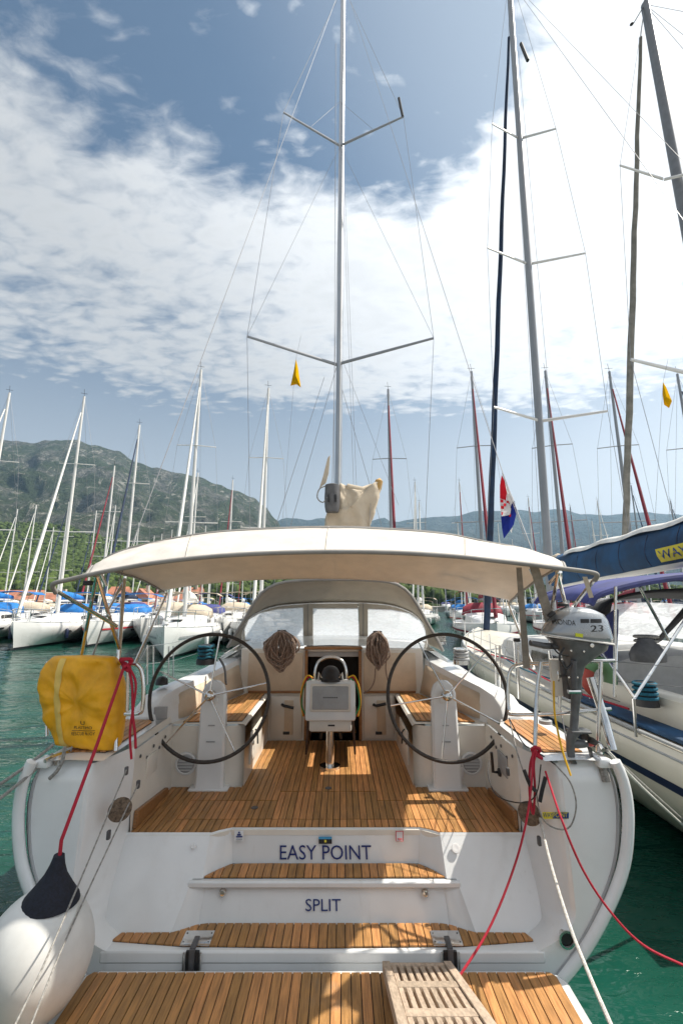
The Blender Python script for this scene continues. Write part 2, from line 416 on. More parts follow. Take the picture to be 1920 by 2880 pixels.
# ================================================================== setting
def water_mat():
    m = bpy.data.materials.new('harbour water'); m.use_nodes = True; t = NT(m.node_tree); b = t.n['Principled BSDF']
    geo = t.new('ShaderNodeNewGeometry'); pos = geo.outputs['Position']
    n = t.noise(pos, .35, 3, .5); c = t.mix(t.smooth(n, .3, .7), (.005, .043, .029), (.010, .074, .053))
    t.link(c, b.inputs['Base Color']); b.inputs['Roughness'].default_value = .06; b.inputs['IOR'].default_value = 1.33
    mp = t.new('ShaderNodeMapping'); t.link(pos, mp.inputs[0]); mp.inputs['Rotation'].default_value = (0, 0, R(18)); mp.inputs['Scale'].default_value = (.55, 1.25, 1)
    h = t.math('ADD', t.math('MULTIPLY', t.noise(mp.outputs[0], 1.1, 3, .5, .5), 1.0), t.math('MULTIPLY', t.noise(mp.outputs[0], 4.5, 3, .55, .6), .22))
    bp = t.new('ShaderNodeBump'); bp.inputs['Strength'].default_value = .75; bp.inputs['Distance'].default_value = .16
    t.link(h, bp.inputs['Height']); t.link(bp.outputs[0], b.inputs['Normal']); return m
obj('water', MB().add([(-9000, -300, 0), (9000, -300, 0), (9000, 9000, 0), (-9000, 9000, 0)], [(0, 1, 2, 3)]), water_mat(), kind='structure', smooth=0)

def fbm(x, y, z=0, o=5):
    return noise.fractal(Vector((x, y, z)), 1.0, 2.0, o)
def hill_mat(name, rock, scrub, green, zg, sc, pale):
    m = bpy.data.materials.new(name); m.use_nodes = True; t = NT(m.node_tree); b = t.n['Principled BSDF']; b.inputs['Roughness'].default_value = .95
    b.inputs['Specular IOR Level'].default_value = .1
    geo = t.new('ShaderNodeNewGeometry'); sp = t.new('ShaderNodeSeparateXYZ'); t.link(geo.outputs['Position'], sp.inputs[0])
    n1 = t.noise(geo.outputs['Position'], .011 * sc, 7, .65, .4); n2 = t.noise(geo.outputs['Position'], .09 * sc, 5, .7)
    mp = t.new('ShaderNodeMapping'); t.link(geo.outputs['Position'], mp.inputs[0]); mp.inputs['Scale'].default_value = (1.6, .7, .45); mp.inputs['Rotation'].default_value = (0, R(25), 0)
    n3 = t.noise(mp.outputs[0], .03 * sc, 8, .75, .8)
    c = t.mix(t.smooth(n1, .45, .62), scrub, rock)
    c = t.mix(t.smooth(n3, .54, .63), c, pale)
    c = t.mix(t.smooth(n2, .42, .60, 0, .75), c, tuple(q * .45 for q in scrub))
    hz = t.math('ADD', sp.outputs[2], t.math('MULTIPLY', t.math('SUBTRACT', n1, .5), zg * .9))
    gg = t.mix(t.smooth(n2, .35, .65), tuple(q * .5 for q in green), green)
    c = t.mix(t.smooth(hz, zg * 1.25, zg * .75), c, gg)
    t.link(c, b.inputs['Base Color'])
    bp = t.new('ShaderNodeBump'); bp.inputs['Strength'].default_value = 1; bp.inputs['Distance'].default_value = 14 / sc
    t.link(t.math('ADD', n2, n3), bp.inputs['Height']); t.link(bp.outputs[0], b.inputs['Normal']); return m
def ridge(name, pts, Yr, Yb, m, amp, nx=200, ny=46, fr=.008, pw=1.25):
    rows = []
    pts = [(x, y) for x, y in pts]
    for j in range(ny + 1):
        v = j / ny; row = []
        for i in range(nx + 1):
            px = pts[0][0] + (pts[-1][0] - pts[0][0]) * i / nx
            k = 0
            while k < len(pts) - 2 and pts[k + 1][0] < px: k += 1
            t = (px - pts[k][0]) / (pts[k + 1][0] - pts[k][0]); t = t * t * (3 - 2 * t)
            py = pts[k][1] + (pts[k + 1][1] - pts[k][1]) * t
            top = P(px, py, Yr); v2 = min(v, 1.0)
            foot = Vector((top.x * Yb / Yr, Yb, -2))
            q = foot.lerp(top, v2); q.z = -2 + (top.z + 2) * v2 ** pw
            e = math.sin(math.pi * min(v2, 1) * .92) + .12
            d = fbm(q.x * fr, q.y * fr * .8, q.z * fr * 1.2, 6)
            q.z += amp * e * d; q.y += amp * .9 * e * fbm(q.x * fr * 2.2 + 9, q.z * fr * 2, 3, 5)
            if j == ny: q.z = top.z + amp * .05 * fbm(px * .06, 3, 0, 4)
            row.append(q)
        rows.append(row)
    back = [Vector((q.x * 1.15, q.y * 1.25, -5)) for q in rows[-1]]; rows.append(back)
    return obj(name, MB().grid(rows), m, kind='structure', smooth=3)
ROCK = hill_mat('limestone mountain', (.125, .122, .108), (.048, .066, .030), (.06, .095, .022), 75, 1.0, (.30, .285, .25))
FAR = hill_mat('far ridge', (.075, .085, .075), (.045, .06, .045), (.04, .065, .03), 60, .25, (.11, .115, .10))
L_PTS = [(-900, 1190), (-500, 1215), (-200, 1250), (0, 1236), (40, 1240), (95, 1247), (130, 1238), (215, 1238), (260, 1252), (330, 1268), (385, 1300), (440, 1318), (500, 1330), (560, 1342), (610, 1362), (660, 1380), (710, 1398), (745, 1425), (775, 1460), (800, 1500), (840, 1580), (900, 1670)]
ridge('mountain', L_PTS, 1300, 420, ROCK, 30, nx=240, ny=60)
ridge('hills', [(600, 1640), (700, 1560), (770, 1470), (800, 1466), (860, 1466), (905, 1458), (940, 1462), (1050, 1466), (1080, 1460), (1100, 1468), (1180, 1458), (1260, 1452), (1330, 1446), (1400, 1440), (1460, 1434), (1500, 1440), (1560, 1432), (1640, 1446), (1700, 1450), (1800, 1440), (1880, 1445), (1960, 1452), (2300, 1470), (2800, 1460)], 2800, 1200, FAR, 80, nx=160, ny=30, fr=.003)
ridge('hill_foot', [(-900, 1560), (-300, 1580), (0, 1585), (150, 1600), (300, 1615), (450, 1622), (600, 1605), (750, 1612), (900, 1622), (1050, 1640), (1250, 1650), (1500, 1655), (1900, 1660), (2500, 1660)], 330, 120, hill_mat('wooded slope', (.06, .08, .03), (.04, .06, .02), (.06, .10, .02), 200, 3, (.12, .12, .08)), 5, nx=160, ny=16, fr=.02, pw=1.0)
# the quay line and shore under the houses
obj('shore', MB().box((-10, 118, .45), (420, 14, 1.3)), mat('quay stone', (.33, .31, .28), .9, vary=.15, vscale=.3), kind='structure', smooth=0)

# the wood on the slope: one mass of crowns
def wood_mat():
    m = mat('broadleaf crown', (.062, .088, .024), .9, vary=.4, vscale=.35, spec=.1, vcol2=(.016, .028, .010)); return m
def clump_mesh(seeds):
    bm = bmesh.new(); bmesh.ops.create_icosphere(bm, subdivisions=2, radius=1)
    base = [q.co.copy() for q in bm.verts]; bm.verts.index_update(); fs = [[q.index for q in f.verts] for f in bm.faces]; bm.free()
    out = []
    for s in range(seeds):
        out.append([q * (1 + .55 * noise.noise(q * 2.1 + Vector((s * 7.3, 0, 0))) + .25 * noise.noise(q * 5 + Vector((0, s * 3.1, 0)))) for q in base])
    return out, fs
CL, CF = clump_mesh(6)
wd = MB(); vs = []; fs = []
def crown(c, r, h):
    base = CL[rnd.randrange(6)]; o = len(vs); a = rnd.uniform(0, 6.28); ca, sa = math.cos(a), math.sin(a)
    for q in base: vs.append(Vector((c[0] + (q.x * ca - q.y * sa) * r, c[1] + (q.x * sa + q.y * ca) * r, c[2] + q.z * h)))
    fs.extend([tuple(i + o for i in f) for f in CF])
for i in range(3000):
    px = rnd.uniform(-120, 1960); Y = rnd.uniform(150, 330)
    v = (Y - 120) / 210
    ridge_y = 1600 + (0 if px < 900 else min(55, (px - 900) * .09))
    top = P(px, ridge_y, 330); x = top.x * Y / 330; z = top.z * v
    if px > 1000 and rnd.random() < .5: continue
    r = rnd.uniform(1.1, 2.6); crown((x, Y, z + r * .5), r, r * rnd.uniform(.8, 1.3))
for i in range(4200):           # the sunlit wood climbing the left mountain's foot
    px = rnd.uniform(-120, 420); py = 1470 + 150 * rnd.random() ** .7 + max(0, px - 150) * .25
    Y = 330 + (1600 - py) * 1.5; q = P(px, py, Y); r = rnd.uniform(1.6, 3.6)
    t = max(0, min(1, (Y - 420) / 880)); crown((q.x, Y, q.z - r * .3), r, r * rnd.uniform(.8, 1.3))
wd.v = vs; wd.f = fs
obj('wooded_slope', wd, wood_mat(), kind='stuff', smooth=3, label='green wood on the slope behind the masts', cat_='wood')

# houses of the village
def house(px0, px1, pye, pyr, Y, label, wm=M_STONE, ridge_x=True, nw=4, fl=2):
    a = P(px0, pye, Y); b = P(px1, pye, Y); r = P((px0 + px1) / 2, pyr, Y); wdt = b.x - a.x; dep = min(9, max(6, wdt * .6)); ze = a.z; zr = r.z
    cx = (a.x + b.x) / 2; z0 = .2
    t = thing('house', label, 'house', (cx, Y, z0), 'village houses')
    obj('wall', MB().box((cx, Y + dep / 2, (z0 + ze) / 2), (wdt, dep, ze - z0)), wm, t, smooth=0)
    ov = .3; x0, x1 = a.x - ov, b.x + ov; y0, y1 = Y - ov, Y + dep + ov
    if ridge_x:
        m_ = MB().add([(x0, y0, ze), (x1, y0, ze), (x1, y1, ze), (x0, y1, ze), (x0, (y0 + y1) / 2, zr + .3), (x1, (y0 + y1) / 2, zr + .3)], [(0, 1, 5, 4), (3, 4, 5, 2), (0, 4, 3), (1, 2, 5), (0, 3, 2, 1)])
    else:
        m_ = MB().add([(x0, y0, ze), (x1, y0, ze), (x1, y1, ze), (x0, y1, ze), (cx, y0, zr + .3), (cx, y1, zr + .3)], [(0, 4, 5, 3), (1, 2, 5, 4), (0, 1, 4), (3, 5, 2), (0, 3, 2, 1)])
    rf = obj('roof', m_, M_ROOF, t, smooth=0)
    obj('chimney', MB().box((cx + wdt * .2, Y + dep * .4, zr + .3), (.7, .7, 1.6)), wm, rf, smooth=0)
    for f in range(fl):
        for i in range(nw):
            x = a.x + wdt * (i + .5) / nw; z = ze - 1.3 - f * 2.8
            if z < z0 + .6: continue
            wn = obj('window', MB().box((x, Y - .03, z), (.95, .12, 1.4)), M_WINDK, t, smooth=0)
            obj('shutter', MB().box((x - .72, Y - .05, z), (.42, .08, 1.4)), mat('green shutter', (.05, .10, .06), .7), wn, smooth=0)
house(-60, 90, 1688, 1662, 108, 'long low stone house with red roof at the far left shore', nw=6)
house(95, 190, 1692, 1670, 104, 'stone house with red roof beside the leftmost white mast', nw=4)
house(300, 345, 1672, 1652, 128, 'small red roofed house just left of the canopy struts', nw=2)
house(362, 420, 1682, 1658, 122, 'tall pale house with gabled red roof under the canopy edge', nw=3, ridge_x=False)
house(310, 485, 1712, 1697, 100, 'long waterfront shed with red roof behind the left masts', nw=7, fl=1)
house(425, 500, 1690, 1672, 118, 'pale red roofed house right of the gabled one', nw=3)
house(510, 560, 1672, 1654, 150, 'distant pale house among trees left of the steering wheel', nw=3)

obj('quay', MB().box((0, -19.4, .3), (160, 41, 1.6)), mat('quay concrete', (.22, .21, .19), .9, vary=.12, vscale=.6), kind='structure', smooth=0)

# ================================================================== the near yacht
XC = -0.12
yacht = thing('sailing_yacht', 'white sailing yacht seen from its stern with twin wheels and lettered transom steps', 'yacht', (XC, 3.4, 0))
def X(r): return XC + r
HT = [(-.45, 0), (-.2, .45), (0, .62), (.26, .77), (.45, .855), (.69, .935), (.89, .978), (1.15, 1), (1.33, .993), (1.47, .968)]
HD = cat([Vector((f, 0, z)) for z, f in HT], 8) + [Vector((.955, 0, 1.6))]
HT = [(q.z, min(1, max(0, q.x))) for q in HD]
def htab(z):
    if z <= HT[0][0]: return 0
    for (a, fa), (b, fb) in zip(HT, HT[1:]):
        if z <= b: return fa + (fb - fa) * (z - a) / (b - a)
    return .955
def hb(s, half, stern=.93):
    if s < .4: return half * (1 - (1 - stern) * ((.4 - s) / .4) ** 2)
    return half * max(0, 1 - ((s - .4) / .6) ** 2.5)
def hull_mb(half, length, y0, sheer0, sheer1, stern=.93, xc=0, ns=30, nz=14, zb=-.45, rake=.25, zlo=None, zhi=None, off=0, sides=(-1, 1), s0=0, s1=1):
    mb = MB()
    for sd in sides:
        rows = []
        for i in range(ns + 1):
            s = s0 + (s1 - s0) * i / ns; B = hb(s, half, stern); sh = sheer0 + (sheer1 - sheer0) * s * s; row = []
            for k in range(nz + 1):
                w_ = k / nz
                if zlo is None: z = zb + (sh - zb) * w_
                else: z = zlo + (zhi - zlo) * w_
                f = htab(z * 1.47 / sh if z > 0 else z); f = f ** (1 + 1.6 * s * s)
                y = y0 + length * s + rake * s * s * (z - .3)
                row.append(Vector((xc + sd * (B * f + off), y, z)))
            rows.append(row)
        mb.grid(rows)
    return mb
obj('hull', hull_mb(2.12, 14, 3.40, 1.42, 1.75, .945, XC), M_GEL, yacht)
def xo(z): return 2.0 * htab(z)
def ya(z): return 3.34 + .045 * (z - .3)
def ywall(z): return 3.495 + (z - .34) * .606
# transom: wings on both sides and the plate under the lowest step
tm = MB()
def xin(z): return 1.62 if z >= .56 else 1.62 - .26 * ((.56 - z) / .225) ** 2.2
ZL = [.335 + (1.40 - .335) * (i / 30) ** 1.2 for i in range(31)]
for sd in (-1, 1):
    rows = []; rows2 = []
    for z in ZL:
        xi = xin(z); e = 0 if z < 1.3 else (z - 1.3) ** 2 * 4
        rows.append([Vector((X(sd * (xi + (xo(z) - .02 - xi) * k / 8)), ya(z) + e, z)) for k in range(9)])
        yw = ywall(min(z, .81)); xe = min(1.47, xi - .02)
        # inner cheek, curving in to the step recess
        rows2.append(cat([Vector((X(sd * xi), ya(z) + e, z)), Vector((X(sd * (xi - .045 * min(1, (z - .335) / .1 + .2))), ya(z) + .06, z)), Vector((X(sd * xe), yw + .02, z))], 6))
    tm.grid(rows); tm.grid([rows[-1], [q + Vector((0, .03, .02)) for q in rows[-1]]]); tm.grid(rows2)
rows = []
for i in range(16):
    z = -.3 + (.335 + .3) * i / 15
    rows.append([Vector((X(xo(z) * .99 * (k / 12 - 1)), ya(.335), z)) for k in range(25)])
tm.grid(rows)
obj('transom', tm, M_GEL, yacht)
# rolled rim round the transom with its dark seam
for sd in (-1, 1):
    path = [Vector((X(sd * (xo(z) + .012)), 3.33, z)) for z in [-.1 + 1.54 * i / 30 for i in range(31)]]
    rm = obj('transom_rim', MB().tube(path, .036, 10), M_GEL, yacht)
    path = [Vector((X(sd * (xo(z) - .034)), ya(z) - .004, z)) for z in [-.05 + 1.44 * i / 30 for i in range(31)]]
    obj('seam', MB().tube(path, .008, 6), M_GREY, rm)
# step wall with two recessed steps
sw = MB()
for sd in (-1, 1):
    sw.grid([[Vector((X(sd * (1.50 + (.85 + (.81 - z) / .475 * .16 - 1.50) * k / 6)), ywall(z), z)) for k in range(7)] for z in (.335, .42, .5, .58, .66, .74, .81)])
def poly4(p, z): return [Vector((X(a), b, z)) for a, b in p]
LB = cat(poly4([(-.86, 3.64), (-.80, 3.73), (-.70, 3.82), (-.62, 3.83), (0, 3.83), (.62, 3.83), (.70, 3.82), (.80, 3.73), (.86, 3.64)], .58), 4)
LT = cat(poly4([(-.85, 3.78), (-.80, 3.815), (-.72, 3.855), (-.64, 3.86), (0, 3.86), (.64, 3.86), (.72, 3.855), (.80, 3.815), (.85, 3.78)], .808), 4)
sw.grid([LB, LT])
LA = cat(poly4([(-1.01, 3.495), (-.95, 3.53), (-.86, 3.58), (-.78, 3.587), (0, 3.587), (.78, 3.587), (.86, 3.58), (.95, 3.53), (1.01, 3.495)], .335), 4)
LA2 = cat(poly4([(-.94, 3.62), (-.91, 3.64), (-.84, 3.655), (-.76, 3.66), (0, 3.66), (.76, 3.66), (.84, 3.655), (.91, 3.64), (.94, 3.62)], .545), 4)
sw.grid([LA, LA2])
for sd in (-1, 1):
    sw.add([(X(sd * .9275), 3.64, .58), (X(sd * .85), 3.78, .809), (X(sd * .86), 3.641, .58)], [(0, 1, 2)])
obj('step_wall', sw, M_GEL, yacht)
# lower step, upper step, platform: moulded trays with teak planks in black caulk
def tray(name, base, z, th=.05, m=M_GEL, bev=.018):
    return obj(name, MB().prism([(X(a), b) for a, b in base], z - th, z), m, yacht, bevel=bev)
def teak(part, poly, z, wdt, **k):
    pl = [(X(a), b) for a, b in poly]
    obj('caulk', MB().prism(pl, z + .001, z + .006), M_CAULK, part, smooth=0)
    planks(pl, z + .002, wdt, part, **k)
st = tray('lower_step', [(-1.40, 3.337), (1.40, 3.337), (1.41, 3.52), (1.0, 3.52), (.9, 3.60), (-.9, 3.60), (-1.0, 3.52), (-1.41, 3.52)], .337, .07, bev=.012)
teak(st, [(-1.36, 3.42), (-.9, 3.375), (0, 3.36), (.9, 3.375), (1.36, 3.42), (1.33, 3.485), (1.0, 3.488), (.93, 3.52), (.86, 3.56), (.78, 3.575), (-.78, 3.575), (-.86, 3.56), (-.93, 3.52), (-1.0, 3.488), (-1.33, 3.485)], .335, .058)
st2 = tray('upper_step', [(-.955, 3.615), (.955, 3.615), (.93, 3.67), (.74, 3.84), (-.74, 3.84), (-.93, 3.67)], .575, .045, bev=.012)
teak(st2, [(-.85, 3.65), (.85, 3.65), (.79, 3.72), (.70, 3.805), (.62, 3.815), (-.62, 3.815), (-.70, 3.805), (-.79, 3.72)], .575, .058)
pf = tray('swim_platform', [(-1.47, 2.1), (-1.47, 3.20), (-1.43, 3.26), (-1.36, 3.29), (1.36, 3.29), (1.43, 3.26), (1.47, 3.20), (1.47, 2.1)], .275, .10, bev=.02)
teak(pf, [(-1.41, 2.14), (-1.41, 3.21), (-1.38, 3.245), (1.38, 3.245), (1.41, 3.21), (1.41, 2.14)], .275, .0588)
for pxc in (557, 1254):
    c = PZ(pxc, 2640, .345); hg = obj('hinge', MB().box((c.x, 3.43, .352), (.19, .13, .008), bev=.003), M_STEEL, pf)
    obj('hinge_channel', MB().box((c.x, 3.331, .285), (.085, .022, .12), bev=.004), M_BLACK, hg)
    obj('hinge_arm', MB().box((c.x, 3.37, .361), (.034, .11, .018), bev=.004).box((c.x, 3.315, .305), (.034, .018, .12), bev=.004), M_DGREY, hg)
    for dx in (-.053, .053): obj('guide_bar', MB().tube([(c.x + dx, 3.322, .342), (c.x + dx, 3.322, .225)], .006, 6), M_STEEL, hg)
    for dx in (-.08, .08):
        for dy in (-.04, .04): obj('screw', MB().lathe([(.006, 0), (.005, .002), (0, .003)], (c.x + dx, 3.43 + dy, .356), 8), M_DGREY, hg)
# cockpit sole
sole = obj('cockpit_sole', MB().prism([(X(a), b) for a, b in [(-1.52, 3.77), (-.85, 3.77), (-.72, 3.85), (.72, 3.85), (.85, 3.77), (1.52, 3.77), (1.52, 4.75), (.95, 4.75), (.95, 6.1), (-.95, 6.1), (-.95, 4.75), (-1.52, 4.75)]], .76, .795), M_GELC, yacht, smooth=0)
SP = [(-1.45, 3.785), (-.87, 3.785), (-.78, 3.84), (-.70, 3.868), (.70, 3.868), (.78, 3.84), (.87, 3.785), (1.45, 3.785), (1.45, 4.62), (-1.45, 4.62)]
pl = [(X(a), b) for a, b in SP]
obj('caulk', MB().prism(pl, .797, .802), M_CAULK, sole, smooth=0)
obj('caulk', MB().prism([(X(-.79), 4.62), (X(.79), 4.62), (X(.79), 6.05), (X(-.79), 6.05)], .797, .8021), M_CAULK, sole, smooth=0)
N = 54; wdk = 2.9 / N
for i in range(N):
    a = X(-1.45) + i * wdk + .003; b = a + wdk - .006
    mid = (a + b) / 2 - XC; y1 = 6.05 if abs(mid) < .785 else 4.62
    sec = [(-1.2, -.42), (-.42, .42), (.42, 1.2)]
    cuts = [0]
    q0 = [(X(u_), v_ if v_ < 4.5 else y1) for u_, v_ in SP]
    if abs(mid) < .785:
        q0 = [(X(-.785), 3.785), (X(-.78), 3.84), (X(-.70), 3.868), (X(.70), 3.868), (X(.78), 3.84), (X(.785), 3.785), (X(.785), 6.05), (X(-.785), 6.05)]
        q0 = [(X(-.825), 3.815), (X(-.78), 3.84), (X(-.70), 3.868), (X(.70), 3.868), (X(.78), 3.84), (X(.825), 3.815), (X(.825), 6.05), (X(-.825), 6.05)]
    q = clip(clip(q0, 0, a, False), 0, b, True)
    if abs(mid) < .42: ys = [(0, 3.985), (3.993, 4.52), (4.528, 9)]
    elif abs(mid) < 1.2: ys = [(0, 3.985), (3.993, 4.33), (4.338, 9)]
    else: ys = [(0, 9)]
    for ya_, yb_ in ys:
        qq = clip(clip(q, 1, ya_, False), 1, yb_, True)
        if len(qq) >= 3: obj('plank', MB().prism(qq, .798, .810 + rnd.uniform(-.0006, .0006)), M_TEAK, sole, smooth=0)
for px, py in ((923, 2216), (716, 2271)):
    c = PZ(px, py, .812); obj('drain_cap', MB().lathe([(.03, 0), (.03, .003), (.018, .004), (0, .002)], (c.x, c.y, .81), 16), M_DGREY, sole)
# cockpit side walls, quarter decks and side decks
dk = MB()
for sd in (-1, 1):
    cw = MB()
    cw.grid([[Vector((X(sd * (1.455 + .05 * (z - .8))), y, z)) for y in (3.79, 4.0, 4.3, 4.66)] for z in (.79, 1.0, 1.2, 1.36)])
    cw.grid([[Vector((X(sd * (1.483 + .02)), y, 1.36)) for y in (3.79, 4.66)], [Vector((X(sd * 1.52), y, 1.415)) for y in (3.79, 4.66)]])
    st_ = []
    for i in range(25):
        y = 3.36 + .3 * i if i else 3.36
        s = (y - 3.4) / 14; B = hb(max(0, s), 2.12, .945) * .972; sh = 1.42 + .33 * max(0, s) ** 2
        inn = 1.50 if y < 4.5 else max(0, min(1.62, B - .35))
        st_.append([Vector((X(sd * max(.0, min(inn, B))), y, sh + .012)), Vector((X(sd * max(0, (inn + B) / 2)), y, sh + .02)), Vector((X(sd * (B - .02)), y, sh + .012)), Vector((X(sd * B), y, sh - .03))])
    dk.grid(st_)
    obj('cockpit_side', cw, M_GELC, yacht)
deck = obj('deck', dk, M_GEL, yacht)
for sd in (-1, 1):
    pl = [(1.56, 3.52), (1.84, 3.52), (1.84, 4.40), (1.62, 4.40), (1.56, 4.32)]
    part = obj('quarter_deck', MB().prism([(X(sd * a), b) for a, b in pl], 1.431, 1.440), M_CAULK, yacht, smooth=0)
    planks([(X(sd * a), b) for a, b in pl], 1.436, .05, part)
    c = X(sd * 1.478)
    fc = obj('foot_chock', MB().slab([(X(sd * 1.455), 3.82, .815), (X(sd * 1.455), 4.50, .815), (X(sd * 1.455), 4.46, .865), (X(sd * 1.455), 3.84, .93)], (-sd * .03, 0, 0)), M_TEAKX, yacht, bevel=.004)
# benches
for sd in (-1, 1):
    bn = MB()
    bn.add([(X(sd * .79), 4.63, .79), (X(sd * .79), 6.06, .79), (X(sd * .79), 6.06, 1.335), (X(sd * .79), 4.63, 1.335)], [(0, 1, 2, 3)])
    rows = [[Vector((X(sd * a), 4.63 + (.10 * max(0, (.95 - a) / .16) ** 2 if a < .95 else 0), z)) for a in (.79, .84, .9, .95, 1.1, 1.3, 1.52)] for z in (.79, 1.0, 1.2, 1.335)]
    bn.grid(rows)
    bn.grid([[Vector((X(sd * .79), y, 1.335)), Vector((X(sd * .81), y, 1.352)), Vector((X(sd * 1.6), y, 1.352))] for y in (4.63, 5.2, 6.06)])
    obj('bench', bn, M_GELC, yacht)
for sd in (-1, 1):
    pl = [(.84, 4.72), (1.40, 4.68), (1.36, 5.0), (1.08, 6.02), (.84, 6.02)]
    se = obj('bench_seat', MB().prism([(X(sd * a), b) for a, b in pl], 1.353, 1.358), M_CAULK, yacht, smooth=0)
    planks([(X(sd * a), b) for a, b in pl], 1.354, .05, se)
    gr = obj('speaker_grille', MB().lathe([(.10, 0), (.10, .012), (.085, .016), (.08, .010), (0, .010)], (X(sd * 1.33), 4.625, 1.01), 28, axis=(0, -1, 0)), M_GEL, yacht)
    obj('speaker_mesh', MB().lathe([(.078, 0), (.07, .004), (0, .006)], (X(sd * 1.33), 4.613, 1.01), 24, axis=(0, -1, 0)), M_GREY, gr)
    for k in range(-2, 3): obj('bar', MB().box((X(sd * 1.33), 4.604, 1.01 + k * .026), (.15 - abs(k) * .022, .006, .004)), M_GEL, gr)
    lk = obj('bench_locker', MB().box((X(sd * .783), 5.2, 1.06), (.014, .62, .30), bev=.004), M_GELC, yacht)
    obj('latch', MB().lathe([(.022, 0), (.02, .008), (0, .01)], (X(sd * .775), 4.98, 1.09), 12, axis=(-sd, 0, 0)), M_STEEL, lk)
    obj('hatch_catch', MB().tube([(X(sd * .77), 5.05, 1.2), (X(sd * .745), 5.05, 1.17), (X(sd * .74), 5.05, 1.06)], .008, 6), M_BLACK, lk)
# coamings with backrest panels
INN = [(4.44, 1.58), (4.52, 1.56), (4.62, 1.52), (4.8, 1.44), (5.2, 1.32), (5.7, 1.19), (6.06, 1.11), (6.6, 1.05), (7.4, 1.0)]
TOPZ = [1.45, 1.54, 1.61, 1.655, 1.69, 1.73, 1.76, 1.80, 1.84]
for sd in (-1, 1):
    rows = []
    for (y, xi), tz in zip(INN, TOPZ):
        lean = .07 * (tz - 1.42) / .3
        rows.append(cat([Vector((X(sd * xi), y, 1.345)), Vector((X(sd * (xi + lean)), y, tz - .035)), Vector((X(sd * (xi + lean + .03)), y, tz)), Vector((X(sd * (xi + lean + .17)), y, tz + .005)), Vector((X(sd * (xi + lean + .22)), y, tz - .03)), Vector((X(sd * (xi + lean + .30)), y, 1.41))], 4))
    co = MB().grid(rows); n0 = len(rows[0])
    co.add(rows[0], [tuple(range(n0))])
    obj('coaming', co, M_GEL, yacht)
    pr = []
    for (y, xi), tz in list(zip(INN, TOPZ))[2:7]:
        lean = .07 * (tz - 1.42) / .3; y2 = max(4.70, min(y, 6.03))
        pr.append([Vector((X(sd * (xi - .006 + lean * f)), y2, 1.37 + (tz - .055 - 1.37) * f)) for f in (0, .33, .66, 1)])
    a0 = pr[0]; pr[0] = [a0[0], a0[1], a0[2] + Vector((0, .02, -.01)), a0[3] + Vector((0, .07, -.04))]
    obj('backrest', MB().grid(pr), M_PANEL, yacht, thick=.012)
# companionway bulkhead
bk = MB()
def bq(x0, x1, z0, z1, y=6.06): bk.box((X((x0 + x1) / 2), y + .03, (z0 + z1) / 2), (x1 - x0, .06, z1 - z0))
bq(-1.16, -.335, .79, 1.90); bq(.365, 1.16, .79, 1.90); bq(-.335, .365, 1.86, 1.90)
obj('bulkhead', bk, M_GELC, yacht, bevel=.01)
for x0, x1 in ((-1.06, -.37), (.40, 1.06)):
    obj('bulkhead_panel', MB().box((X((x0 + x1) / 2), 6.05, 1.62), (x1 - x0, .016, .46), bev=.006), M_PANEL, yacht)
    obj('teak_rail', MB().box((X((x0 + x1) / 2), 6.045, 1.378), (x1 - x0 - .02, .03, .03), bev=.006), M_TEAKX, yacht)
for x0, x1, kx in ((-.76, -.37, -.62), (.40, .77, .52)):
    pn = obj('locker_door', MB().box((X((x0 + x1) / 2), 6.05, 1.08), (x1 - x0, .02, .50), bev=.008), M_GELC, yacht)
    obj('inset', MB().box((X((x0 + x1) / 2 + .03), 6.036, 1.08), (.11, .01, .40), bev=.004), M_PANEL, pn)
    obj('handle', MB().tube([(X(kx), 6.03, 1.23), (X(kx + (.03)), 5.985, 1.225), (X(kx + .15), 5.985, 1.20 + (.05 if kx > 0 else 0))], .018, 8), M_BLACK, pn)
    obj('vent', MB().box((X(kx + .06), 6.035, .90), (.08, .02, .035), bev=.006), M_BLACK, pn)
cf = obj('companionway', MB().box((X(.015), 6.9, 1.2), (.74, .02, 1.4)).box((X(-.345), 6.5, 1.25), (.02, .85, 1.3)).box((X(.375), 6.5, 1.25), (.02, .85, 1.3)), M_DARKIN, yacht, smooth=0)
obj('frame', MB().box((X(-.325), 6.045, 1.35), (.035, .05, 1.06)), M_TEAKX, cf, bevel=.005)
obj('frame', MB().box((X(.355), 6.045, 1.35), (.035, .05, 1.06)), M_TEAKX, cf, bevel=.005)
obj('lintel', MB().box((X(.015), 6.04, 1.91), (.74, .07, .035)), M_TEAKX, cf, bevel=.008)
obj('sliding_hatch', MB().box((X(.015), 6.07, 1.83), (.66, .03, .06), bev=.006), M_GREY, cf)
for k in range(3): obj('stair', MB().box((X(.015), 6.4 + k * .15, 1.1 - k * .3), (.6, .16, .03)), M_TEAKX, cf, smooth=0)
# coachroof ahead of the bulkhead
rows = []
for y, hw, zt in ((6.1, 1.45, 1.88), (7.5, 1.42, 1.95), (9, 1.32, 1.98), (11, 1.1, 1.97), (12.8, .75, 1.9), (13.6, .4, 1.72)):
    rows.append(cat([Vector((X(-hw - .12), y, 1.5)), Vector((X(-hw), y, zt - .1)), Vector((X(-hw * .8), y, zt)), Vector((XC, y, zt + .06)), Vector((X(hw * .8), y, zt)), Vector((X(hw), y, zt - .1)), Vector((X(hw + .12), y, 1.5))], 3))
obj('coachroof', MB().grid(rows), M_GEL, yacht)

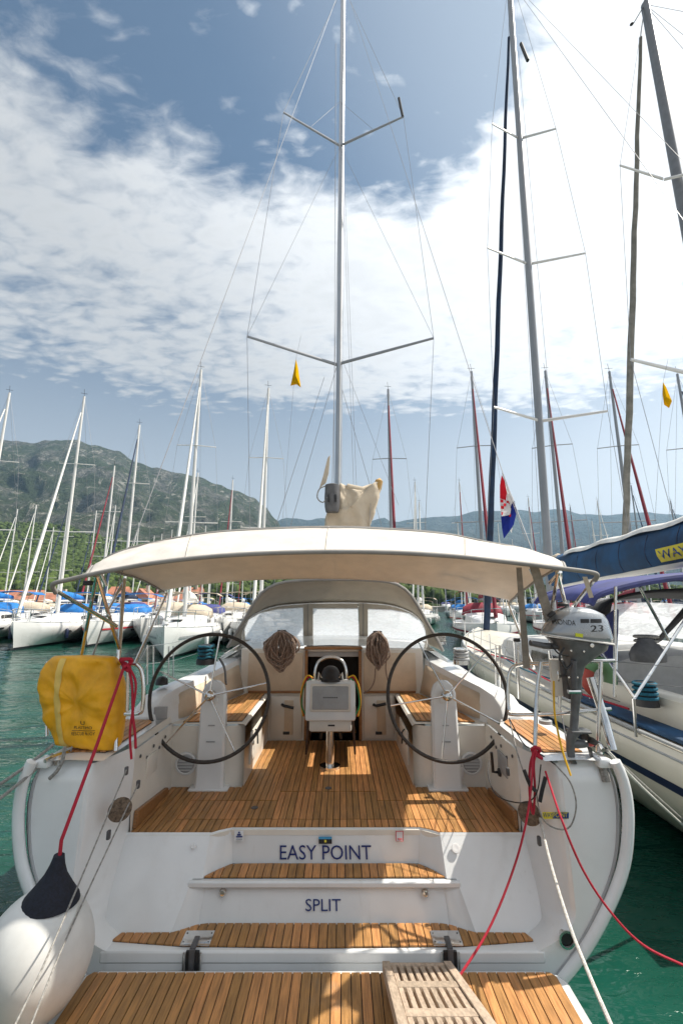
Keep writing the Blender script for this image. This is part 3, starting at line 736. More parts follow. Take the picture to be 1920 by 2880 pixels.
# helm stations
for sd in (-1, 1):
    px = X(sd * 1.09)
    rows = []
    for z, hw, yf, yb in ((.80, .135, 4.52, 4.64), (.86, .13, 4.535, 4.64), (1.2, .125, 4.55, 4.64), (1.5, .12, 4.56, 4.64), (1.64, .115, 4.565, 4.63), (1.71, .09, 4.57, 4.62), (1.745, .05, 4.575, 4.615), (1.755, .015, 4.58, 4.61)):
        rows.append([Vector((px - hw, yb, z)), Vector((px - hw, yf + .02, z)), Vector((px - hw + .02, yf, z)), Vector((px + hw - .02, yf, z)), Vector((px + hw, yf + .02, z)), Vector((px + hw, yb, z))])
    pd = obj('helm_pedestal', MB().grid(rows, True), M_GEL, yacht)
    obj('foot', MB().box((px, 4.60, .815), (.36, .16, .025), bev=.008), M_GEL, pd)
    obj('plate', MB().box((px, 4.546, 1.36), (.06, .008, .008)).box((px, 4.543, 1.22), (.08, .008, .010)), M_GREY, pd, smooth=0)
    obj('switch_panel', MB().box((px, 4.558, 1.58), (.09, .012, .05), bev=.004), M_GEL, pd)
    cz = 1.645; cy = 4.42; tilt = R(6); rr = .545
    c = Vector((px, cy, cz)); e1 = Vector((1, 0, 0)); e2 = Vector((0, math.sin(tilt), math.cos(tilt))); ax = e1.cross(e2)
    wh = obj('steering_wheel', MB().tube([c + (e1 * math.cos(2 * math.pi * i / 72) + e2 * math.sin(2 * math.pi * i / 72)) * rr for i in range(72)], .0165, 10, closed=True), M_LEATHER, yacht)
    off = 84 if sd < 0 else 45
    for k in range(5):
        a = R(off + 72 * k); d = e1 * math.cos(a) + e2 * math.sin(a)
        obj('spoke', MB().tube([c + d * .03, c + d * (rr - .01)], [.0095, .0065], 8), M_STEEL, wh)
    hub = obj('hub', MB().lathe([(.05, -.06), (.05, .0), (.042, .02), (.03, .028), (.028, .05), (.012, .056), (0, .056)], c, 20, axis=(0, -math.cos(tilt), math.sin(tilt))), M_STEEL, wh)
    obj('axle', MB().tube([c + Vector((0, .04, 0)), c + Vector((0, .17, 0))], .022, 10), M_STEEL, wh)
# instruments and fittings on the cockpit sides
for sd in (-1, 1):
    obj('engine_panel', MB().box((X(sd * 1.468), 4.15, 1.16), (.012, .22, .16), bev=.003), M_GREY if sd > 0 else M_GELC, yacht)
    for k in range(5): obj('fitting', MB().lathe([(.014, 0), (.012, .006), (0, .008)], (X(sd * 1.475), 3.92 + k * .13, 1.29 - .05 * (k % 2)), 10, axis=(-sd, 0, 0)), M_DGREY, yacht)
ih = P(1010, 2300, 4); 
obj('throttle', MB().tube([(X(1.45), 4.22, 1.07), (X(1.40), 4.20, 1.08), (X(1.39), 4.18, 1.24)], .012, 8).lathe([(.035, 0), (.03, .015), (0, .02)], (X(1.465), 4.22, 1.07), 14, axis=(-1, 0, 0)), M_BLACK, yacht)
obj('vent_plate', MB().box((X(1.20), 4.612, .93), (.10, .014, .10), bev=.004), M_WSTICK, yacht)

# cockpit table with its instrument console
tb = obj('cockpit_table', MB().tube([(X(.0), 5.12, .81), (X(0), 5.12, 1.25)], .045, 16).tube([(X(0), 5.12, .81), (X(0), 5.12, .835)], .105, 24), M_STEEL, yacht)
TX = X(.005)
obj('console', MB().box((TX, 5.10, 1.475), (.52, .18, .40), rx=R(-9), bev=.025), M_GEL, tb)
obj('console_base', MB().box((TX, 5.13, 1.23), (.44, .16, .12), bev=.02), M_GELC, tb)
obj('screen_bezel', MB().box((TX, 5.005, 1.515), (.42, .02, .27), rx=R(-9), bev=.012), M_GELC, tb)
obj('screen_cover', MB().box((TX, 4.992, 1.515), (.375, .02, .225), rx=R(-9), bev=.01), M_GREY, tb)
for k_ in range(7): obj('logo_print', MB().box((TX - .066 + k_ * .022, 4.9785, 1.52), (.016, .003, .012), rx=R(-9)), M_DGREY, tb, smooth=0)
obj('lock', MB().box((TX, 5.03, 1.325), (.012, .02, .028), bev=.004), M_DGREY, tb)
obj('latch', MB().box((TX + .01, 5.045, 1.235), (.07, .015, .014), bev=.003), M_BLACK, tb)
hoop = cat([(TX - .165, 5.10, 1.66), (TX - .165, 5.10, 1.76), (TX - .135, 5.11, 1.85), (TX - .07, 5.12, 1.895), (TX, 5.12, 1.905), (TX + .07, 5.12, 1.895), (TX + .135, 5.11, 1.85), (TX + .165, 5.10, 1.76), (TX + .165, 5.10, 1.66)], 5)
obj('grab_rail', MB().tube(hoop, .017, 10), M_STEEL, tb)
obj('compass', MB().lathe([(.115, 0), (.115, .03), (.105, .04), (.095, .09), (.07, .13), (.035, .15), (0, .155)], (TX, 5.10, 1.665), 24), M_BLACK, tb)
obj('compass_bracket', MB().tube([(TX - .13, 5.06, 1.67), (TX - .12, 5.06, 1.75), (TX - .09, 5.05, 1.70)], .016, 8).tube([(TX + .13, 5.06, 1.67), (TX + .12, 5.06, 1.75), (TX + .09, 5.05, 1.70)], .016, 8), M_STEEL, tb)
obj('table_top', MB().box((TX, 5.62, 1.40), (.36, .78, .03), bev=.006), M_TEAKX, tb)
for sd in (-1, 1):
    obj('table_leaf', MB().box((TX + sd * .245, 5.55, 1.15), (.022, .78, .46), ry=R(sd * -3), bev=.004), mat('dark table leaf', (.06, .03, .018), .4, vary=.2), tb)
    obj('table_strut', MB().tube([(TX + sd * .09, 5.18, 1.20), (TX + sd * .11, 5.25, 1.06)], .018, 8), M_BLACK, tb)
    for k, (mm, ex) in enumerate(((M_YROPE, .0), (M_RED, .014), (mat('green lead', (.02, .22, .06), .6), .028))):
        pts = cat([(TX + sd * .19, 5.08, 1.70 - ex), (TX + sd * (.25 - ex), 5.05, 1.72 - ex), (TX + sd * (.30 - ex * .5), 5.08, 1.60), (TX + sd * (.315 - ex * .3), 5.12, 1.45 - ex), (TX + sd * (.29 - ex), 5.15, 1.30)], 5)
        obj('sheet_tail', MB().tube(pts, .009, 6), mm, tb)

# sprayhood
H1 = [P(*q, 6.05) for q in ((640, 1822), (655, 1795), (685, 1747), (712, 1700), (740, 1664), (787, 1640), (860, 1632), (939, 1630), (1040, 1632), (1110, 1641), (1150, 1668), (1178, 1710), (1203, 1755), (1232, 1805), (1245, 1832))]
H2 = [P(*q, 6.85) for q in ((676, 1812), (680, 1790), (690, 1750), (710, 1728), (745, 1711), (790, 1700), (870, 1694), (945, 1692), (1030, 1693), (1090, 1698), (1140, 1712), (1172, 1730), (1192, 1755), (1200, 1790), (1204, 1812))]
h1 = resample(cat(H1, 5), 33); h2 = resample(cat(H2, 5), 33)
sp_rows = [[a.lerp(b, t) + Vector((0, 0, .05 * math.sin(math.pi * t) * math.sin(math.pi * i / 32))) for i, (a, b) in enumerate(zip(h1, h2))] for t in [k / 8 for k in range(9)]]
spray = obj('sprayhood', MB().grid(sp_rows), M_SPRAY, yacht, thick=.006)
obj('hoop', MB().tube(h1, .020, 8), M_PIPE, spray)
obj('hoop', MB().tube([q + Vector((0, -.015, -.012)) for q in h2], .014, 8), M_STEEL, spray)
# windscreen of three clear panes in cloth frames
def wsp(px, py): # on the raked windscreen
    Y = 6.87 + (py - 1692) / 120 * .35; return P(px, py, Y)
panes = [[(690, 1800), (688, 1770), (700, 1742), (730, 1724), (780, 1713), (852, 1708), (855, 1800)],
         [(880, 1710), (1006, 1710), (1010, 1802), (880, 1802)],
         [(1033, 1712), (1100, 1714), (1150, 1724), (1182, 1745), (1196, 1772), (1198, 1804), (1034, 1804)]]
for pn in panes: obj('window_pane', MB().slab([wsp(*q) for q in pn], (0, .004, 0)), M_VINYL, spray, smooth=0)
fr = MB()
def strip(pts, d): fr.slab([wsp(*q) for q in pts], (0, .012, 0))
strip([(853, 1694), (880, 1694), (880, 1815), (853, 1815)], 0); strip([(1008, 1694), (1034, 1694), (1034, 1815), (1010, 1815)], 0)
strip([(880, 1693), (1007, 1693), (1006, 1711), (880, 1711)], 0)
strip([(676, 1799), (854, 1799), (854, 1818), (672, 1818)], 0); strip([(880, 1801), (1010, 1801), (1010, 1816), (880, 1816)], 0); strip([(1034, 1803), (1206, 1803), (1210, 1820), (1034, 1820)], 0)
topL = [(676, 1799), (680, 1762), (694, 1733), (730, 1712), (785, 1700), (853, 1694)]; botL = [(690, 1800), (688, 1770), (700, 1742), (730, 1724), (780, 1713), (853, 1708)]
topR = [(1034, 1694), (1095, 1699), (1150, 1711), (1186, 1735), (1201, 1765), (1206, 1803)]; botR = [(1034, 1712), (1100, 1714), (1150, 1724), (1182, 1745), (1196, 1772), (1198, 1804)]
for T_, B_ in ((topL, botL), (topR, botR)):
    for i in range(5): strip([T_[i], T_[i + 1], B_[i + 1], B_[i]], 0)
obj('window_frame', fr, M_SPRAY, spray, smooth=0)
for px in (866, 1021): obj('zip', MB().tube([wsp(px, 1697) + Vector((0, -.012, 0)), wsp(px, 1812) + Vector((0, -.012, 0))], .007, 6), M_PIPE, spray)

# bimini top
A = [P(*q, 3.15) for q in ((150, 1643), (200, 1629), (255, 1616), (330, 1601), (450, 1581), (600, 1565), (750, 1556), (935, 1552), (1120, 1555), (1280, 1565), (1400, 1578), (1490, 1588), (1560, 1597), (1620, 1604), (1675, 1614))]
Bm = [P(*q, 3.9) for q in ((283, 1596), (300, 1571), (367, 1545), (520, 1511), (673, 1493), (918, 1484), (1100, 1490), (1250, 1503), (1360, 1525), (1470, 1545), (1545, 1572), (1572, 1597))]
Cf = [P(*q, 5.2) for q in ((462, 1666), (478, 1657), (600, 1640), (750, 1630), (940, 1628), (1100, 1636), (1280, 1660), (1415, 1684), (1432, 1694))]
na = 97
a_ = resample(cat([P(240, 1621, 3.15)] + A[3:13] + [P(1590, 1601, 3.15)], 5), na); b_ = resample(cat(Bm, 5), na); c_ = resample(cat(Cf, 5), na)
rows = []
def crease(x, t): return .018 * fbm(x * 2.2, t * 3, 1, 3) + .010 * abs(noise.noise(Vector((x * 5 + t * 2.5, t * 1.2, 4)))) + .008 * noise.noise(Vector((x * 9 - t * 4, t * 2, 8)))
for k in range(17):
    t = k / 16; rows.append([p.lerp(q, t) + Vector((0, 0, .04 * math.sin(math.pi * t) + crease(p.x, t) * min(1, 4 * t, 4 * (1 - t)) )) for p, q in zip(a_, b_)])
for k in range(1, 21):
    t = k / 20; rows.append([p.lerp(q, t) + Vector((0, 0, .03 * math.sin(math.pi * t) + crease(p.x, t + 5) * min(1, 4 * t, 4 * (1 - t)))) for p, q in zip(b_, c_)])
bim = obj('bimini_top', MB().grid(rows), M_CANVAS, yacht, thick=.005)
obj('aft_hoop', MB().tube(cat([P(158, 1668, 3.22)] + A[:1] + A[1:-1] + A[-1:] + [P(1672, 1632, 3.2)], 5), .0165, 10), M_PIPE, bim)
obj('middle_hoop', MB().tube([q - Vector((0, 0, .025)) for q in cat([P(300, 1640, 3.95)] + Bm + [P(1572, 1625, 3.95)], 4)], .016, 8), M_STEEL, bim)
obj('piping', MB().tube([q + Vector((0, 0, .006)) for q in b_], .012, 6), M_PIPE, bim)
obj('piping', MB().tube([q + Vector((0, -.2, -.03)) for q in b_[9:-9]], .005, 5), M_PIPE, bim)
obj('front_hoop', MB().tube([q + Vector((0, .01, .02)) for q in c_], .014, 8), M_STEEL, bim)
M_SEAM = mat('canvas seam', (.50, .46, .40), .8)
for k in (20, 48, 76):
    obj('seam', MB().tube([r[k] + Vector((0, 0, .005)) for r in rows], .004, 5), M_SEAM, bim)
obj('hem', MB().tube([q + Vector((0, .05, .022)) for q in a_], .006, 5), M_SEAM, bim)
obj('side_hem', MB().tube([r[0] for r in rows], .012, 6), M_PIPE, bim); obj('side_hem', MB().tube([r[-1] for r in rows], .012, 6), M_PIPE, bim)
def strut(p, q, r=.0135, m=M_STEEL, name='strut'): obj(name, MB().tube([Vector(p), Vector(q)], r, 8), m, bim)
# left frame legs
strut(P(272, 1622, 3.3), P(225, 1868, 3.75)); strut(P(275, 1622, 3.3), P(338, 1835, 3.75)); strut(P(160, 1662, 3.22), P(330, 1762, 3.55))
strut(P(352, 1632, 3.95), P(300, 1720, 3.8)); strut(P(350, 1628, 3.95), P(333, 1860, 3.7), .017); strut(P(470, 1668, 5.15), P(378, 1870, 4.3)); strut(P(295, 1742, 3.6), P(255, 1868, 3.6), .006, M_PIPE)
# right frame legs, strap
strut(P(1672, 1628, 3.2), P(1606, 1712, 3.5)); strut(P(1565, 1608, 3.3), P(1592, 1712, 3.5)); strut(P(1568, 1612, 3.3), P(1545, 1745, 3.6)); strut(P(1545, 1640, 3.5), P(1575, 1608, 3.35))
strut(P(1428, 1695, 5.15), P(1500, 1880, 4.2)); strut(P(1490, 1600, 3.9), P(1530, 1680, 3.8))
obj('strap', MB().slab([P(1487, 1588, 3.3), P(1512, 1588, 3.3), P(1560, 1745, 3.45), P(1533, 1748, 3.45)], (0, .006, 0)), M_STRAP, bim, smooth=0)
obj('strap', MB().slab([P(1451, 1596, 3.6), P(1466, 1596, 3.6), P(1490, 1880, 3.62), P(1471, 1880, 3.62)], (0, .006, 0)), M_STRAP, bim, smooth=0)
obj('tie_strap', MB().slab([P(1637, 1622, 3.2), P(1650, 1622, 3.2), P(1668, 1680, 3.22), P(1656, 1682, 3.22)], (0, .004, 0)), M_BAG, bim, smooth=0)
for q in (P(1594, 1716, 3.5), P(1452, 1800, 4.6), P(248, 1640, 3.3)):
    obj('clamp', MB().box(q, (.06, .04, .035), bev=.008), M_BLACK, bim)

# mast, boom, rigging
MY = 10.3; MX = P(948, 1400, MY).x
MT = Vector((P(965, 0, MY).x, MY + .1, 20.9))
mast = obj('mast', MB().tube([(MX, MY, 1.9), (MX + (MT.x - MX) * .5, MY + .05, 11.4), MT], [.105, .10, .085], 16, flat=.8), M_ALU, yacht)
obj('mast_track', MB().tube([(MX + .035, MY - .105, 3.9), (MT.x + .035, MT.y - .085, MT.z)], .014, 6), M_MASTW, mast)
def spreader(par, base, tip, r=.04, m=M_MASTG):
    b, t = Vector(base), Vector(tip); obj('spreader', MB().tube([b, b.lerp(t, .5), t], [r * 1.15, r, r * .8], 10, flat=.5), m, par)
LS = [P(945, 1025, MY), P(695, 946, MY - .95), P(1219, 951, MY - .95)]
US = [P(956, 410, MY), P(797, 316, MY - .75), P(1134, 328, MY - .75)]
for S in (LS, US): spreader(mast, S[0], S[1]); spreader(mast, S[0], S[2])
obj('radar_reflector', MB().tube([P(1121, 276, MY - .8), P(1132, 328, MY - .75)], .035, 8), M_BLACK, mast)
rig = []
def wire(par, pts, r=.005, m=M_WIRE, name='stay'): obj(name, MB().tube([Vector(p) for p in pts], r, 5), m, par)
chL = Vector((X(-1.75), MY - .45, 1.55)); chR = Vector((X(1.75), MY - .45, 1.55))
for S, ch, sg in ((1, chL, -1), (2, chR, 1)):
    wire(mast, [MT + Vector((sg * .05, 0, -.4)), US[S], LS[S], ch], .0055)
    wire(mast, [US[0], LS[S]], .004); wire(mast, [LS[0] - Vector((0, 0, .1)), ch + Vector((0, .5, 0))], .0055)
    wire(mast, [US[0] + Vector((0, 0, 1.5)), US[0].lerp(US[S], .55)], .004)
wire(mast, [MT, P(367, 1545, 4.4), P(262, 1838, 3.62), Vector((X(-1.80), 3.5, 1.45))], .0045, name='backstay')
wire(mast, [MT, P(1413, 1330, 5.2), P(1500, 1560, 4.3), Vector((X(1.75), 3.55, 1.45))], .0045, name='backstay')
for dx, px in ((-.12, 940), (-.08, 937), (.25, 1003), (.32, 1012)):
    q = P(px, 1410, 9.6); wire(mast, [(q.x, 9.6, 2.6), (MX + dx * .6, MY - .2, 18.0 if dx < 0 else 13)], .004, name='halyard')
wire(mast, [P(912, 1060, MY), P(775, 1480, MY - .7), ], .006, name='lazyjack'); wire(mast, [P(958, 1000, MY), P(1120, 1420, MY - .5)], .004, name='lazyjack')
wire(mast, [P(934, 1362, 5.72), (MT.x, MT.y - .1, MT.z)], .004, name='topping_lift')
boom = obj('boom', MB().tube([P(934, 1405, 5.72), Vector((MX, MY - .2, 3.55))], .10, 14, flat=.75), M_ALU, yacht)
e = P(934, 1400, 5.68)
obj('end_cap', MB().lathe([(.085, -.17), (.10, -.1), (.105, .0), (.10, .12), (.095, .19), (.05, .205), (0, .205)], e + Vector((0, 0, -.02)), 18, sx=.95, sy=.7), M_DGREY, boom)
for dx in (-.045, .045): obj('sheave', MB().box(e + Vector((dx, -.075, -.02)), (.03, .02, .10), bev=.008), M_BLACK, boom)
obj('reef_line', MB().tube(cat([e + Vector((-.03, 0, .17)), e + Vector((-.16, 0, .12)), e + Vector((-.19, 0, .0)), e + Vector((-.12, 0, -.06)), e + Vector((-.05, -.06, 0))], 5), .008, 6), M_GROPE, boom)
# furled mainsail in its open canvas bag
sec = [(918, 1490), (916, 1445), (952, 1440), (953, 1362), (970, 1366), (1000, 1376), (1022, 1376), (1040, 1365), (1055, 1356), (1066, 1358), (1069, 1372), (1062, 1410), (1050, 1445), (1038, 1470), (1030, 1490)]
base = resample(cat([P(*q, 5.80) for q in sec + sec[:1]], 3), 73)[:-1]; c0 = P(985, 1430, 5.8); lay = []
for k in range(14):
    Y = 5.80 + 4.0 * (k / 13) ** 1.8; sc = 1 - .42 * (k / 13) ** 1.5; row = []
    for i, q in enumerate(base):
        f_ = .03 * fbm(i * .22, k * .5, 0, 4) + .018 * abs(noise.noise(Vector((q.x * 9 + q.z * 5, k * .35, 2))))
        d = (q - c0); d.normalize(); row.append(Vector((c0.x + (q.x - c0.x) * sc, Y, c0.z + (q.z - c0.z) * sc - .04 * k / 3)) + d * f_)
    lay.append(row)
front = []
for s in (.04, .25, .45, .62, .76, .87, .95):
    front.append([c0 + (q - c0) * s + Vector((0, -.05 * (1 - s * s) - .05 * abs(noise.noise(Vector((q.x * s * 8 + c0.x * 3, q.z * s * 4, 6)))) - .03 * math.sin((q.x - c0.x) * s * 28 + q.z * 3), 0)) for q in base])
bg_ = MB().grid(front + lay, True)
bag = obj('sail_bag', bg_, M_BAG, boom, smooth=1.2)
obj('rolled_sail', MB().tube([P(975, 1368, 5.82), P(1020, 1380, 5.86), P(1045, 1366, 5.9)], [.04, .055, .03], 10), M_BAG, bag)
obj('batten', MB().lathe([(.0, -.12), (.04, -.1), (.055, 0), (.05, .1), (0, .14)], P(1061, 1372, 5.84), 12, axis=(.25, 0, 1)), mat('ochre sail end', (.42, .26, .09), .8), bag)
for px in (1015, 1043): obj('seam', MB().tube([P(px, 1385, 5.775), P(px - 4, 1484, 5.775)], .009, 6), mat('seam thread', (.40, .36, .31), .8), bag)
obj('gathered_cloth', MB().slab([P(921, 1288, 5.9), P(928, 1280, 5.9), P(924, 1330, 5.9), P(916, 1358, 5.9), P(898, 1372, 5.9), P(908, 1340, 5.9)], (0, .02, 0)), M_BAG, boom, smooth=0)

# rails, stanchions and deck gear of the near yacht
def rail(pts, r=.0125, name='rail', n=6): return obj(name, MB().tube(cat(pts, n) if len(pts) > 2 else pts, r, 10), M_STEEL, yacht)
push = rail([P(385, 1868, 3.46), P(398, 1885, 3.46), P(404, 1930, 3.46), P(402, 1985, 3.46), P(392, 2006, 3.46), P(352, 2008, 3.48)], .0145, 'pushpit_rail')
rail([P(352, 1866, 3.48), P(385, 1868, 3.46)], .0145, 'pushpit_rail'); rail([P(150, 1858, 3.8), P(250, 1862, 3.85), P(320, 1865, 3.7), P(352, 1866, 3.48)], .0145, 'pushpit_rail')
rail([P(328, 1868, 3.65), P(326, 2112, 3.52)], .014, 'stanchion'); rail([P(362, 1870, 3.48), P(358, 2000, 3.48)], .012, 'stanchion'); rail([P(135, 1860, 3.8), P(133, 2070, 3.7)], .0145, 'stanchion')
rail([P(1475, 1866, 3.8), P(1437, 1880, 3.8), P(1428, 1930, 3.8), P(1430, 1995, 3.78), P(1445, 2010, 3.72), P(1560, 2007, 3.6), P(1718, 1994, 3.5)], .0135, 'pushpit_rail')
rail([P(1475, 1866, 3.8), P(1560, 1866, 3.6), P(1640, 1861, 3.55), P(1728, 1858, 3.5)], .0135, 'pushpit_rail')
rail([P(1520, 1862, 3.66), P(1508, 1960, 3.64), P(1503, 2130, 3.56)], .015, 'stanchion'); rail([P(1688, 1862, 3.52), P(1684, 2000, 3.5), P(1680, 2115, 3.5)], .015, 'stanchion')
rail([P(1730, 1650, 3.62), P(1726, 1960, 3.6)], .011, 'stanchion'); rail([P(1576, 1866, 3.6), P(1572, 1990, 3.6)], .014, 'stanchion')
for px in (415, 432, 475, 488):
    Y = 5.4 + (px - 415) * .03; rail([P(px, 1812 + (px % 7), Y), P(px - 1, 1925 - (px - 415) * .3, Y)], .011, 'stanchion')
for px, Y in ((1455, 4.9), (1404, 5.6), (1392, 6.6)):
    rail([P(px, 1815, Y), P(px + 3, 1965 - (Y - 4.9) * 20, Y)], .012, 'stanchion')
for z0 in (1818, 1868):
    wire(yacht, [P(1480, z0 + 50, 3.9), P(1455, z0 + 10, 4.9), P(1404, z0, 5.6), P(1330, z0 - 30, 9)], .0035, name='lifeline')
    wire(yacht, [P(385, z0 + 55, 3.8), P(415, z0, 5.4), P(488, z0 - 10, 7), P(560, z0 - 32, 9.5)], .0035, name='lifeline')
# outboard bracket board
obj('motor_bracket', MB().box(P(1577, 1905, 3.55), (.15, .05, .26), rz=R(-6), bev=.01), M_GELC, yacht)
rail([P(1660, 1905, 3.55), P(1695, 2010, 3.5), P(1722, 2110, 3.42)], .03, 'passerelle_socket')
# oval rope guides, fairleads, fittings on the transom
for sd, q in ((-1, (338, 2277)), (1, (1488, 2288))):
    c = P(q[0], q[1], 3.47 if sd < 0 else 3.5); d = Vector((-sd * .55, -.83, 0)).normalized()
    obj('rope_guide', MB().lathe([(.078, 0), (.074, .012), (.05, .016), (0, .017)], c, 26, axis=d, sx=1.0, sy=1.0), mat('worn pad', (.16, .115, .08), .75, vary=.3, vscale=40, bump=.4, bscale=90), yacht).scale
for px, py, Y in ((356, 2168, 3.55), (389, 2206, 3.62), (306, 2348, 3.37), (1515, 2365, 3.37), (1427, 2170, 3.7)):
    obj('eye_fitting', MB().box(P(px, py, Y), (.022, .03, .055), bev=.006), M_DGREY, yacht)
for px, py, z in ((544, 2381, 0), (1281, 2386, 0)):
    obj('shower_cap', MB().lathe([(.032 if px > 900 else .018, 0), (.03 if px > 900 else .016, .008), (.012, .010), (0, .006)], P(px, py, ywall(.70) + .004), 18, axis=(0, -.85, .5)), M_WSTICK, yacht)
for px, py in ((627, 2510), (1194, 2512)):
    obj('step_light', MB().lathe([(.026, 0), (.025, .012), (.016, .022), (0, .024)], P(px, py, 3.625), 16, axis=(0, -1, .25)), M_STEEL, yacht)
ex = obj('exhaust', MB().lathe([(.05, 0), (.052, .012), (.04, .014), (.034, 0), (.034, -.05)], P(1592, 2641, 3.335), 22, axis=(0, -1, 0)), M_STEEL, yacht)
obj('bore', MB().lathe([(.034, 0), (0, .001)], P(1592, 2641, 3.332), 18, axis=(0, -1, 0)), M_BLACK, ex)
# winches
def winch(c, ropem, h=.16, r=.075):
    c = Vector(c); wn = obj('winch', MB().lathe([(r * 1.15, 0), (r * 1.12, h * .28), (r * .8, h * .34), (r * .78, h * .8), (r, h * .9), (r, h), (r * .5, h * 1.08), (0, h * 1.08)], c, 20), M_STEEL if ropem is not M_TEAL else M_BLACK, yacht)
    if ropem:
        for k in range(4): obj('rope_turn', MB().tube([c + Vector((math.cos(a) * (r * .95 - k % 2 * .006), math.sin(a) * (r * .95), h * (.38 + k * .2) + rnd.uniform(-.008, .008))) for a in [i * 2 * math.pi / 16 for i in range(16)]], .014, 6, closed=True), ropem, wn)
winch(P(578, 1868, 5.35), M_TEAL, .2, .09); winch(P(1297, 1868, 5.6), M_GREY, .17, .085); winch(P(1238, 1812, 7.2), M_GROPE, .15)
obj('winch_handle', MB().tube(cat([P(618, 1852, 5.3), P(632, 1880, 5.2), P(636, 1925, 5.1)], 5), .013, 8), M_BLACK, yacht)
obj('compass_bowl', MB().lathe([(.06, 0), (.055, .05), (.03, .075), (0, .08)], P(455, 1925, 4.75), 16), M_BLACK, yacht)
obj('instrument', MB().box(P(452, 2005, 4.5), (.12, .03, .11), rz=R(20), bev=.006), M_GREY, yacht)
obj('deck_filler', MB().lathe([(.05, 0), (.05, .025), (.03, .03), (.028, .012), (0, .012)], P(1533, 2035, 3.95), 20), M_GREY, yacht)
# stern cleats
for px, py, Y in ((160, 2150, 3.42), (1690, 2120, 3.45)):
    c = P(px, py, Y); cl = obj('cleat', MB().tube(cat([c + Vector((-.03, -.09, .05)), c + Vector((0, 0, .06)), c + Vector((.03, .09, .05))], 4), .014, 8).tube([c, c + Vector((0, 0, .06))], .018, 8), M_STEEL, yacht)
for sd in (-1, 1):
    obj('corner_fitting', MB().box((X(sd * 1.91), 3.40, 1.415), (.09, .10, .06), bev=.015), M_GEL, yacht)
# lettering and stickers on the stern
def flat(name, par, s, x0, x1, y0, y1, Y0, Y1, m):
    a = P(x0, y1, Y0); b = P(x1, y1, Y0); t = P(x0, y0, Y1); obj(name, text_mb(s, a, b - a, t - a, (b - a).length, (t - a).length), m, par, smooth=0)
flat('ship_name', yacht, 'EASY POINT', 787, 1045, 2377, 2418, 3.822, 3.835, M_TXT)
flat('home_port', yacht, 'SPLIT', 859, 959, 2528, 2563, 3.60, 3.625, M_TXT)
def stick(px0, px1, py0, py1, Y0, Y1, m, par=yacht, name='sticker'):
    return obj(name, MB().slab([P(px0, py1, Y0), P(px1, py1, Y0), P(px1, py0, Y1), P(px0, py0, Y1)], (0, -.001, 0)), m, par, smooth=0)
s1 = stick(660, 685, 2336, 2365, 3.815, 3.83, M_WSTICK); stick(667, 678, 2345, 2350, 3.811, 3.816, M_TXT, s1, 'print'); stick(664, 682, 2351, 2355, 3.811, 3.816, M_TXT, s1, 'print'); stick(664, 681, 2359, 2362, 3.809, 3.814, M_GREY, s1, 'print'); stick(670, 675, 2339, 2344, 3.811, 3.816, M_TXT, s1, 'print')
s2 = stick(896, 933, 2353, 2373, 3.83, 3.84, M_BLACK); stick(896, 933, 2353, 2360, 3.827, 3.832, mat('light blue print', (.05, .28, .5), .5), s2, 'print'); stick(912, 918, 2362, 2369, 3.825, 3.83, M_YSTICK, s2, 'print')
s3 = stick(1112, 1134, 2337, 2366, 3.815, 3.83, M_WSTICK)
for q in ((1112, 1134, 2337, 2339), (1112, 1134, 2364, 2366), (1112, 1114, 2339, 2364), (1132, 1134, 2339, 2364), (1117, 1130, 2358, 2361)): stick(*q, 3.810, 3.818, M_RSTICK, s3, 'print')
sk = stick(1524, 1598, 2284, 2303, 3.375, 3.375, M_YSTICK); stick(1553, 1598, 2285, 2302, 3.372, 3.372, M_BSTICK, sk, 'print')
a = P(1527, 2299, 3.369); obj('lettering', text_mb('WAY', a, (1, 0, 0), (0, 0, 1), .064, .028), M_BSTICK, sk, smooth=0)
a = P(1555, 2299, 3.369); obj('lettering', text_mb('POINT', a, (1, 0, 0), (0, 0, 1), .095, .028), M_YSTICK, sk, smooth=0)
# bow lettering fragment on the left quarter

# ================================================================== loose things on the near yacht
def rope(name, pts, r, m, label, n=6, sides=7, cat_='rope', group=None):
    return obj(name, MB().tube(cat(pts, n), r, sides), m, None, label=label, cat_=cat_, group=group)
